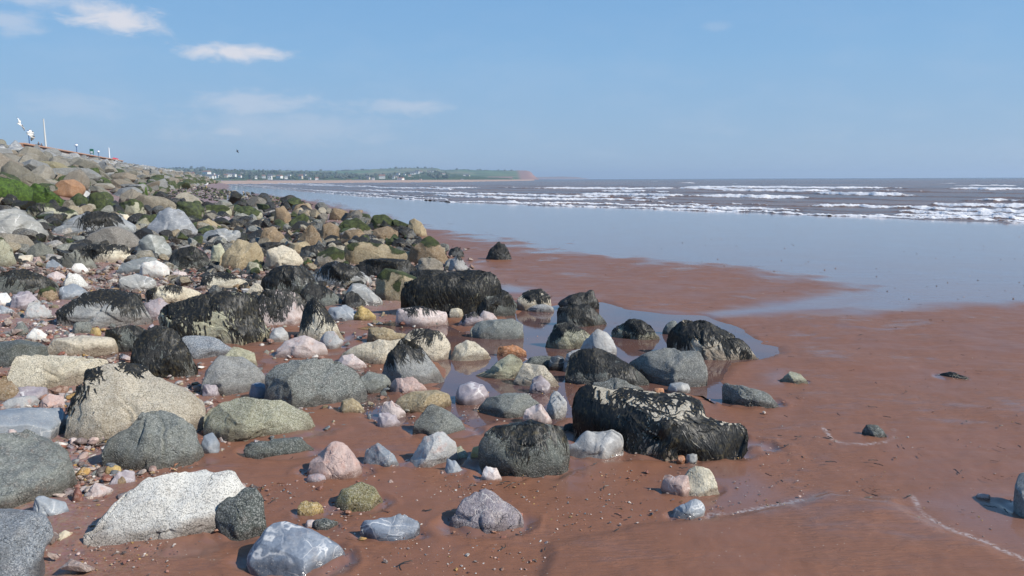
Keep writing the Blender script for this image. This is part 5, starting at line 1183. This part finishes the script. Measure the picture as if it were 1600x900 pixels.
rock(P_(-5,290, 5,262, 15,250, 40,262, 85,286, 80,300, 40,296), 'sandstone', (.15,.135,.10), 'big dark brown slab sloping down above the mossy dome', 'p', name=BO, depth=.7, dist=40)
rock(P_(38,262, 45,250, 85,252, 118,262, 100,276, 60,272), 'sandstone', (.24,.21,.12), 'olive-tan slab in the middle of the grey bank', 'p', name=BO, depth=.7, dist=58)
rock(P_(95,285, 108,270, 125,264, 140,280, 130,296, 105,296), 'sandstone', (.19,.165,.13), 'brown angular boulder with light faces above the orange-brown one', 'p', name=BO, depth=.7, dist=44)
HAND = ROCK_N[0]
print('hand rocks', HAND)

# ------------------------------------------------------------------ more stones: shapes cut once, shared by many stones
M['tone'] = rock_material('mixed_stone', speck=0.3, speck_scale=40, patch=(0.3, 0.26, 0.2), patchy=0.3, rough=0.75, bumpk=0.7, tone=True)
def cut_stone(level, seed, flat=0.75, facets=16, rnd_=False):
    rs = np.random.RandomState(seed); S, Fc = ico(level); L = S.copy()
    L *= 1+0.22*fbm(L*0.9+seed, 2, seed)[:, None]
    for k in range(facets):
        n = rs.normal(size=3); n /= np.linalg.norm(n); dd = L@n; off = np.percentile(dd, rs.uniform(76, 96)) if k > 3 else rs.uniform(.5, .7)*dd.max()
        L -= np.outer(np.maximum(dd-off, 0)*0.95, n)
    L += S*(fbm(S*2.6+seed*3, 3, seed+4)*0.022)[:, None]
    L *= np.array([1.0, rs.uniform(0.7, 0.95), flat*rs.uniform(0.8, 1.1)])
    lo = L[:, 2] < 0; L[lo, 2] *= 0.6
    return L, Fc

def stone_cloud(name, P, size, tone, algae, weed, level, label, seed=3, flat=0.75, nvar=8, mat='tone', cat=None):
    """many separate stones in one object of kind stuff"""
    rs = np.random.RandomState(seed); prot = [cut_stone(level, seed*31+k, flat) for k in range(nvar)]
    P = np.asarray(P, float); size = np.asarray(size, float); tone = np.asarray(tone, float); algae = np.asarray(algae, float); weed = np.asarray(weed, float)
    VV = []; FF = []; TT = []; AA = []; WW = []; n0 = 0; N_ = len(P)
    a = rs.uniform(0, 6.283, N_); t = rs.uniform(-.45, .45, N_); t2 = rs.uniform(-.35, .35, N_); o_ = np.ones(N_); z_ = np.zeros(N_)
    Rz = np.stack([np.cos(a), -np.sin(a), z_, np.sin(a), np.cos(a), z_, z_, z_, o_], -1).reshape(-1, 3, 3)
    Rx = np.stack([o_, z_, z_, z_, np.cos(t), -np.sin(t), z_, np.sin(t), np.cos(t)], -1).reshape(-1, 3, 3)
    Ry = np.stack([np.cos(t2), z_, np.sin(t2), z_, o_, z_, -np.sin(t2), z_, np.cos(t2)], -1).reshape(-1, 3, 3)
    RR = Rz@Rx@Ry
    for v in range(nvar):
        ii = np.arange(v, N_, nvar)
        if not len(ii): continue
        L, Fc = prot[v]; nv = len(L)
        Q = np.einsum('kj,nij->nki', L, RR[ii])*size[ii, None, None]; zz = Q[:, :, 2]/size[ii, None]
        VV.append((Q+P[ii][:, None, :]).reshape(-1, 3)); FF.append((Fc[None]+(np.arange(len(ii))*nv)[:, None, None]).reshape(-1, 3)+n0); n0 += nv*len(ii)
        TT.append(np.repeat(tone[ii], nv, 0)); AA.append(np.clip(algae[ii, None]+zz*.5*(algae[ii, None] > .05), 0, .9).ravel()); WW.append(np.clip(weed[ii, None]*(1+zz*.6), 0, 1.2).ravel())
    me = mesh_np(name, np.vstack(VV), np.vstack(FF), smooth=name in ('gap_stones', 'shingle_cobbles', 'scattered_cobbles'))
    cattr(me, 'tone', np.vstack(TT)); fattr(me, 'algae', np.concatenate(AA)); fattr(me, 'weed', np.concatenate(WW)); fattr(me, 'damp', np.zeros(n0))
    o = link(name, me, M[mat]); tag(o, label, cat, None, 'stuff'); return o

import re
REF = []
for o in list(scn.objects):
    if o.get('category') == 'rock':
        s_ = re.split(r' (?:in|at|on|left|right|behind|with|below|beside|above|under|against|of|between|touching|lying|standing|cut|showing|around|out|awash|half|alone|tapering|rising|running|sloping|grown|among|high|low down|leaning|over|near|before|far|all|covered|dripping|needing|needs|once|and|whose|a|mottled|netted|smeared|speckled with) ', o['label'])[0]
        X, Y = project(np.array(o.location)); REF.append((float(X), float(Y), s_))
cnt_ = {}
for q in REF: cnt_[q[2]] = cnt_.get(q[2], 0)+1
REF = [q for q in REF if cnt_[q[2]] == 1 and len(q[2].split()) > 1 and len(q[2].split()) < 7 and len(q[2]) > 8]
USED = set()
def rel_label(adj, noun, P):
    X, Y = project(np.array(P)); near_ = sorted(REF, key=lambda q: (q[0]-X)**2+((q[1]-Y)*1.5)**2)[:7]
    for how in ('just', 'a little', 'well'):
        for q in near_:
            dx, dy = X-q[0], Y-q[1]
            side = ('right of' if dx > 0 else 'left of') if abs(dx) > abs(dy)*1.6 else ('in front of' if dy > 0 else 'behind')
            if abs(dx) <= abs(dy)*1.6 and abs(dx) > abs(dy)*.6: side += (' and right of' if dx > 0 else ' and left of')
            L_ = f'{adj} {noun} {how} {side} the {q[2]}'
            if L_ not in USED and len(L_.split()) <= 16: USED.add(L_); return L_
    return None
print('refs', len(REF))
PROTO = []
for k in range(12):
    L, Fc = cut_stone(5, 500+k, 0.8, 20); me = mesh_np('boulder', L, Fc)
    zr = L[:, 2]; nn = fbm(L*2.2+k, 3, k+7)
    al = sstep(-.3, .3, zr+nn*0.4-0.1)**.9*(k % 3 == 1); we = sstep(-.2, .2, zr+nn*.3-.15)*(k % 4 == 3)
    fattr(me, 'algae', al); fattr(me, 'weed', we); fattr(me, 'damp', sstep(-0.15, -.4, zr))
    PROTO.append(me)
SHM = {}
def single(k, P, size, kind, col, label, group, name):
    key = (k % 12, kind)
    if key not in SHM:
        me = PROTO[k % 12].copy(); me.materials.append(M[kind]); SHM[key] = me
    o = bpy.data.objects.new(name, SHM[key]); COL.objects.link(o); o.location = P; s_ = size
    o.scale = (s_*rnd.uniform(.85, 1.15), s_*rnd.uniform(.85, 1.1), s_*rnd.uniform(.8, 1.1))
    o.rotation_euler = (rnd.uniform(-.35, .35), rnd.uniform(-.35, .35), rnd.uniform(0, 6.28))
    cv = C[col] if isinstance(col, str) else col; j = rnd.uniform(.85, 1.15); o.color = (cv[0]*j, cv[1]*j, cv[2]*j, 1)
    tag(o, label, 'rock', group); return o

def in_poly(x, y, P):
    return bool(sd_poly(np.array([x]), np.array([y]), np.array(P, float))[0] < 0)

# scraps of torn weed on the sand
def scraps():
    rs = np.random.RandomState(77); V = []; Fq = []
    for k in range(260):
        px, py = rs.uniform(380, 1600), rs.uniform(470, 895); G = hit(px, py); L_ = rs.uniform(.015, .07); a = rs.uniform(0, 6.28); x, y = G[0], G[1]; n_ = 6; w_ = rs.uniform(.0015, .004)
        for s in range(n_+1):
            a += rs.uniform(-.7, .7); ww = w_*(1-.6*s/n_); z = G[2]+.012+.002*(s % 2); nx, ny = -math.sin(a), math.cos(a)
            V += [(x-nx*ww, y-ny*ww, z), (x+nx*ww, y+ny*ww, z+.003)]; x += math.cos(a)*L_/n_; y += math.sin(a)*L_/n_
            if s: q = len(V)-4; Fq.append((q, q+1, q+3, q+2))
    tag(link('weed_scraps', mesh_np('weed_scraps', V, Fq), M['weed']), 'torn scraps of dark seaweed scattered on the red sand', kind='stuff')
scraps()

# single small stones lying between the weedy boulders
zoneA = [(0, 405), (200, 430), (330, 400), (520, 470), (620, 490), (700, 505), (620, 515), (560, 550), (620, 640), (600, 655), (480, 690), (330, 730), (130, 800), (110, 820), (0, 700), (0, 520)]
cols = [('quartz', 'pwhite', 'pinkish white'), ('slate', 'bgrey', 'blue-grey'), ('green', 'gg', 'green-grey'), ('sandstone', 'tan', 'tan'), ('slate', 'mauve', 'mauve'), ('quartz', 'white', 'white'), ('sandstone', 'red', 'dull red'), ('granite', 'grey', 'speckled grey')]
n = 0
while n < 110:
    px, py = rnd.uniform(0, 700), rnd.uniform(405, 815)
    if not in_poly(px, py, zoneA): continue
    G = hit(px, py); D = np.linalg.norm(G-[0, 0, EYE]); s_ = rnd.uniform(5, 10)/F*D
    kd, cl_, nm = cols[rnd.randrange(8)]
    single(rnd.choice([0, 2, 4, 5, 6, 8, 9]), (G[0], G[1], G[2]+s_*.25), s_, kd, cl_, rel_label('small '+nm, 'stone', G) or f'small {nm} stone in the pebble gaps at the left', 'small stones among the pebbles', 'stone')
    n += 1

P = []; S_ = []; T_ = []
GT = [(.42, .36, .33), (.20, .22, .22), (.30, .16, .11), (.26, .24, .19), (.33, .26, .16), (.15, .16, .155), (.50, .46, .42), (.28, .24, .25)]
gap = [(0, 430), (300, 420), (520, 450), (700, 478), (640, 520), (700, 560), (640, 600), (640, 650), (600, 668), (500, 672), (330, 712), (200, 700), (100, 720), (0, 690)]
while len(P) < 900:
    px, py = rnd.uniform(0, 700), rnd.uniform(425, 715)
    if not in_poly(px, py, gap): continue
    G = hit(px, py); D = np.linalg.norm(G-[0, 0, EYE]); s_ = rnd.uniform(2.5, 7.5)/F*D
    P.append((G[0], G[1], G[2]+s_*.2)); S_.append(s_); T_.append(GT[rnd.randrange(8)])
z0 = np.zeros(len(P)); stone_cloud('gap_stones', np.array(P), np.array(S_), np.array(T_), z0, z0, 3, 'cobbles filling the gaps between the larger rocks', 14, .7)

# armour boulders on the bank below the sea wall
bank = []
for s in np.arange(14, 420, 1.0):
    stp = 1.35+s*0.006
    if s > 150 and int(s) % 2: continue
    for u in np.arange(6.4, 37, stp):
        ss = s+rnd.uniform(-.6, .6); uu = u+rnd.uniform(-.6, .6)
        x = -0.339*ss-0.941*uu; y = 0.941*ss-0.339*uu
        if y < 8 or rnd.random() < (0.22 if uu > 22 else .42): continue
        X, Y = project([x, y, prof(x, y)])
        if X < -60 or X > 420: continue
        if uu < 12 and Y > 312: continue
        bank.append((x, y, float(prof(x, y)), uu, X, Y, math.hypot(x, y)))
bank.sort(key=lambda b: b[6])
BT = [(.25, .25, .24), (.19, .19, .18), (.31, .31, .30), (.15, .14, .11), (.19, .155, .11), (.22, .20, .16), (.13, .13, .125), (.36, .36, .35)]
P = []; S_ = []; T_ = []; A_ = []; W_ = []; nsing = 0
for i, (x, y, z, uu, X, Y, D) in enumerate(bank):
    size = rnd.uniform(0.55, 1.15)*(1.0 if uu > 22 else 1.4 if uu > 10 else 1.05)*(1+max(0, D-120)*0.002)
    low = uu < 13
    col = rnd.choice(BT[3:6]+[BT[1]]) if uu < 17 else rnd.choice(BT[:3]+[BT[0], BT[6], BT[7], BT[5]])
    alg = (rnd.random() < (0.55 if uu < 10 else .25))*rnd.uniform(.4, 1.0) if uu < 13 else 0
    if nsing < 95 and 0 < X < 300 and D > 17 and size*F/D > 11:
        hi = uu > 17
        k = rnd.choice([1, 4, 7, 10]) if alg else rnd.choice([0, 2, 5, 6, 8])
        lab = ('grey boulder on the upper bank below the sea wall' if hi else ('green mossy boulder low on the rock bank at the left' if alg else 'brownish boulder on the lower part of the rock bank at the left'))
        cn_ = 'grey' if max(col)-min(col) < .03 else 'brownish'; zone_ = 'on the high bank' if hi else 'low on the bank'
        lab = rel_label(('green mossy' if alg else cn_), 'boulder '+zone_, (x, y, z)) or lab
        single(k, (x, y, z+size*.12), size*1.12, 'slate' if hi and rnd.random() < .4 else 'sandstone', col, lab, 'boulders of the rock bank at the left', 'boulder'); nsing += 1
        continue
    P.append((x, y, z+size*rnd.uniform(-.05, .35))); S_.append(size); T_.append(col); A_.append(alg); W_.append(0)
near = [i for i in range(len(P)) if math.hypot(P[i][0], P[i][1]) < 130]; farr = [i for i in range(len(P)) if math.hypot(P[i][0], P[i][1]) >= 130]
sel = lambda L_, ii: np.array([L_[i] for i in ii])
stone_cloud('bank_rocks', sel(P, near), sel(S_, near), sel(T_, near), sel(A_, near), sel(W_, near), 3, 'grey and brown armour rocks heaped on the bank', 5)
stone_cloud('distant_bank_rocks', sel(P, farr), sel(S_, farr), sel(T_, farr), sel(A_, farr), sel(W_, farr), 2, 'far grey armour rocks running on below the wall', 6)
print('bank', len(near), len(farr), nsing)

# rocks heaped between the boulders of the pile, and the dark tongue running out beyond
pile = [(0, 318), (110, 322), (260, 306), (420, 318), (520, 332), (640, 362), (705, 410), (735, 430), (690, 478), (560, 500), (520, 480), (330, 470), (200, 410), (60, 420), (0, 415)]
P = []; S_ = []; T_ = []; A_ = []; W_ = []
PT = [(.23, .18, .11), (.27, .22, .14), (.08, .08, .07), (.2, .2, .17), (.26, .23, .17), (.14, .14, .12), (.09, .09, .08), (.12, .11, .09), (.17, .15, .11), (.33, .30, .26)]
while len(P) < 1500:
    px, py = rnd.uniform(0, 740), rnd.uniform(318, 470)
    if not in_poly(px, py, pile): continue
    G = hit(px, py); D = np.linalg.norm(G-[0, 0, EYE]); s_ = rnd.uniform(4, 12)/F*D*(1.6 if py < 410 else 1.1)
    c = rnd.choice(PT); right = px > 330 and py > 330
    P.append((G[0], G[1], G[2]+s_*rnd.uniform(-.1, .5))); S_.append(s_); T_.append(c); A_.append(.75 if rnd.random() < (.3 if py < 390 else .1) else 0); W_.append(.8 if rnd.random() < .5 else 0)
stone_cloud('pile_rocks', np.array(P), np.array(S_), np.array(T_), np.array(A_), np.array(W_), 3, 'smaller rocks wedged between the boulders of the pile', 9)
tong = [(235, 286), (300, 286), (335, 296), (400, 303), (470, 315), (520, 328), (440, 328), (300, 310), (200, 312), (180, 296)]
P = []; S_ = []; T_ = []; A_ = []; W_ = []
while len(P) < 1100:
    px, py = rnd.uniform(190, 540), rnd.uniform(287, 330)
    if not in_poly(px, py, tong): continue
    G = hit(px, py); D = np.linalg.norm(G-[0, 0, EYE])
    if D > 330: continue
    s_ = rnd.uniform(1.6, 4.6)/F*D; c = rnd.choice(PT)
    P.append((G[0], G[1], G[2]+s_*.2)); S_.append(min(s_, 1.1)); T_.append(c); A_.append(.7 if rnd.random() < .35 else 0); W_.append(.8 if rnd.random() < .4 else 0)
stone_cloud('tongue_rocks', np.array(P), np.array(S_), np.array(T_), np.array(A_), np.array(W_), 2, 'low tongue of dark weedy rocks reaching toward the sea', 12)

# pebbles: reddish shingle between the rocks at the left, thin scatter on the sand
PEB = np.array([(.30, .12, .08), (.24, .10, .07), (.36, .17, .10), (.20, .15, .14), (.45, .36, .30), (.62, .56, .50), (.16, .17, .18), (.40, .24, .08), (.30, .20, .17), (.12, .09, .08), (.52, .38, .33)])
def pebbles(name, N, region, smin, smax, level, label, seed, cond=None, power=2.2):
    rs = np.random.RandomState(seed); X_ = []; Y_ = []
    while sum(len(q) for q in X_) < N:
        px = rs.uniform(region[0], region[2], 6000); py = rs.uniform(region[1], region[3], 6000)
        d = np.stack([(px-800)/F, (450-py)/F, -np.ones(6000)], -1)@CM.T
        t = -EYE/d[:, 2]; x = d[:, 0]*t; y = d[:, 1]*t
        for _ in range(3): k = (EYE-prof(x, y))/-(d[:, 2]); x = d[:, 0]*k; y = d[:, 1]*k
        ok = rs.uniform(size=6000) < cond(x, y, px, py); X_.append(x[ok]); Y_.append(y[ok])
    x = np.concatenate(X_)[:N]; y = np.concatenate(Y_)[:N]; s_ = smin+(smax-smin)*rs.uniform(size=N)**power
    T_ = PEB[rs.randint(len(PEB), size=N)]*rs.uniform(.8, 1.15, (N, 1)); z0 = np.zeros(N)
    stone_cloud(name, np.stack([x, y, prof(x, y)+s_*.25], -1), s_, T_, z0, z0, level, label, seed, 0.55)
def cg(x, y, px, py): return gravel_mask(x, y)
def cq(x, y, px, py): return gravel_mask(x, y)*np.clip((coast_u(x, y) < 9), 0, 1)
def patch(cx, cy, r, k=1.0): return lambda px, py: k*np.exp(-(((px-cx)/r)**2+((py-cy)/(r*.45))**2))
PT_ = [patch(560, 640, 70), patch(430, 590, 60, .5), patch(240, 750, 110, .8), patch(150, 720, 90, 1), patch(160, 850, 90, .6), patch(430, 750, 70, .8), patch(600, 740, 90, .4), patch(700, 770, 90, .6),
       patch(950, 740, 60, .5), patch(560, 810, 80, .5), patch(860, 790, 150, .25), patch(1000, 800, 130, .12), patch(1180, 800, 130, .25), patch(640, 860, 130, .2), patch(330, 610, 40, .9), patch(545, 590, 60, .9),
       patch(720, 650, 60, .4), patch(1180, 700, 60, .2), patch(870, 620, 50, .5), patch(460, 530, 40, 1), patch(650, 480, 60, .8), patch(380, 640, 60, .8), patch(90, 800, 60, .8), patch(1150, 830, 200, .25), patch(1420, 860, 160, .1), patch(760, 850, 250, .2)]
def cp(x, y, px, py): return np.minimum(1, 0.02+np.max([f_(px, py) for f_ in PT_], axis=0))
pebbles('shingle', 17000, (-60, 395, 720, 800), .006, .032, 1, 'red, orange and white shingle between the rocks at the left', 21, cg)
pebbles('shingle_cobbles', 1500, (-60, 395, 620, 780), .022, .06, 2, 'small cobbles mixed into the shingle at the left', 22, cg, 2.5)
pebbles('scattered_pebbles', 7000, (0, 480, 1600, 960), .002, .013, 1, 'fine pebbles and shell bits strewn over the red sand', 23, cp)
pebbles('scattered_cobbles', 190, (0, 520, 1300, 900), .009, .024, 3, 'thumb-sized pebbles lying on the red sand', 24, cp, 1.5)
PEB = PEB*.5+np.array([.16, .12, .09])*.5
pebbles('pile_gravel', 6500, (-40, 318, 740, 470), .03, .12, 1, 'dull stones packed between the boulders of the pile', 27, cq, 1.8)
def cd(x, y, px, py): return np.ones(len(x))
pebbles('beach_specks', 260, (700, 352, 1700, 470), .010, .026, 1, 'dark pebbles dotted over the far wet beach', 25, cd, 2)

# woods round the far town: crowns one cannot tell apart
P = []; S_ = []; T_ = []
for i in range(900):
    px = rnd.uniform(240, 700) if i % 4 else rnd.uniform(240, 600); yt = np.interp(px, [s[0] for s in SK2], [s[1] for s in SK2]); py = yt+(hy(px)-1-yt)*rnd.random()**1.3
    D, z = slope_hit(px, py); q = at_px(px, py, D); s_ = rnd.uniform(3, 7)
    if any(abs(px-h[0]) < h[2]*.5+2.5 and -1.2 < py-h[1]+h[3]*.6 < h[3]+2.5 for h in TOWN): continue
    P.append((q[0], q[1], q[2]+s_*.3)); S_.append(s_); g = rnd.uniform(.6, 1.3); T_.append((.032*g, .052*g, .022*g))
for i in range(240):
    px = rnd.uniform(250, 800); yt = np.interp(px, [s[0] for s in SK1], [s[1] for s in SK1]); q = at_px(px, yt+rnd.uniform(-.2, 3), 3150); s_ = rnd.uniform(4, 10)*(1 if px > 330 else 1.3)
    P.append(tuple(q)); S_.append(s_); T_.append((.03, .05, .025))
z0 = np.zeros(len(P)); stone_cloud('far_woods', np.array(P), np.array(S_), np.array(T_), z0, z0, 2, 'dark woods among and behind the far houses', 31, 0.9)

# ------------------------------------------------------------------ wet hollows scoured round the stones that stand in the sand
def scour():
    n_ = len(GROUND.vertices); co = np.zeros(n_*3, np.float32); GROUND.vertices.foreach_get('co', co); co = co.reshape(-1, 3); x = co[:, 0]; y = co[:, 1]
    reg = np.nonzero((y > 0) & (np.hypot(x, y) < 14))[0]; sx, sy = x[reg].astype(float), y[reg].astype(float); wob = fbm2(sx, sy, .12, 3, 201)
    s = np.zeros(len(reg)); dz = np.zeros(len(reg))
    for o in list(scn.objects):
        if o.get('category') != 'rock' or o.type != 'MESH' or o.location.y > 14 or o.location.y < 0: continue
        bb = [Vector(c) for c in o.bound_box]; rx = (bb[6].x-bb[0].x)/2*o.scale.x; ry = (bb[6].y-bb[0].y)/2*o.scale.y
        if rx < .03: continue
        cx, cy = o.location.x+(bb[6].x+bb[0].x)/2, o.location.y+(bb[6].y+bb[0].y)/2
        m = (np.abs(sx-cx) < rx*1.9) & (np.abs(sy-cy) < ry*1.9+.05); d = np.hypot((sx[m]-cx-.0*rx)/rx, (sy[m]-cy)/ry)+wob[m]*.22
        s[m] = np.maximum(s[m], sstep(1.42, 1.15, d)*.85); dz[m] = np.minimum(dz[m], -min(.016, rx*.1)*np.exp(-((d-1.05)/.2)**2))
        dz[m] = np.maximum(dz[m], dz[m]+min(.006, rx*.04)*np.exp(-((d-1.5)/.12)**2))
    gm = 1-gravel_mask(sx, sy); S = np.zeros(n_, np.float32); S[reg] = s*gm; co[reg, 2] += dz*gm
    GROUND.vertices.foreach_set('co', co.ravel()); GROUND.attributes['scour'].data.foreach_set('value', S); GROUND.update()
scour()

# ------------------------------------------------------------------ haze
def haze():
    me = box_mesh('haze', (-9500, -300, -4), (9500, 9500, 75)); m = bpy.data.materials.new('thin_sea_haze'); m.use_nodes = True; m.node_tree.nodes.clear(); b = NB(m.node_tree)
    v = b.n('ShaderNodeVolumePrincipled'); v.inputs['Color'].default_value = (.68, .83, 1, 1); v.inputs['Density'].default_value = HAZE; v.inputs['Anisotropy'].default_value = 0.2
    o = b.n('ShaderNodeOutputMaterial'); b.put(o.inputs['Volume'], v.outputs[0]); ob = link('haze', me, m); tag(ob, 'thin blue sea haze', kind='stuff')
HAZE = 0.00022
haze()
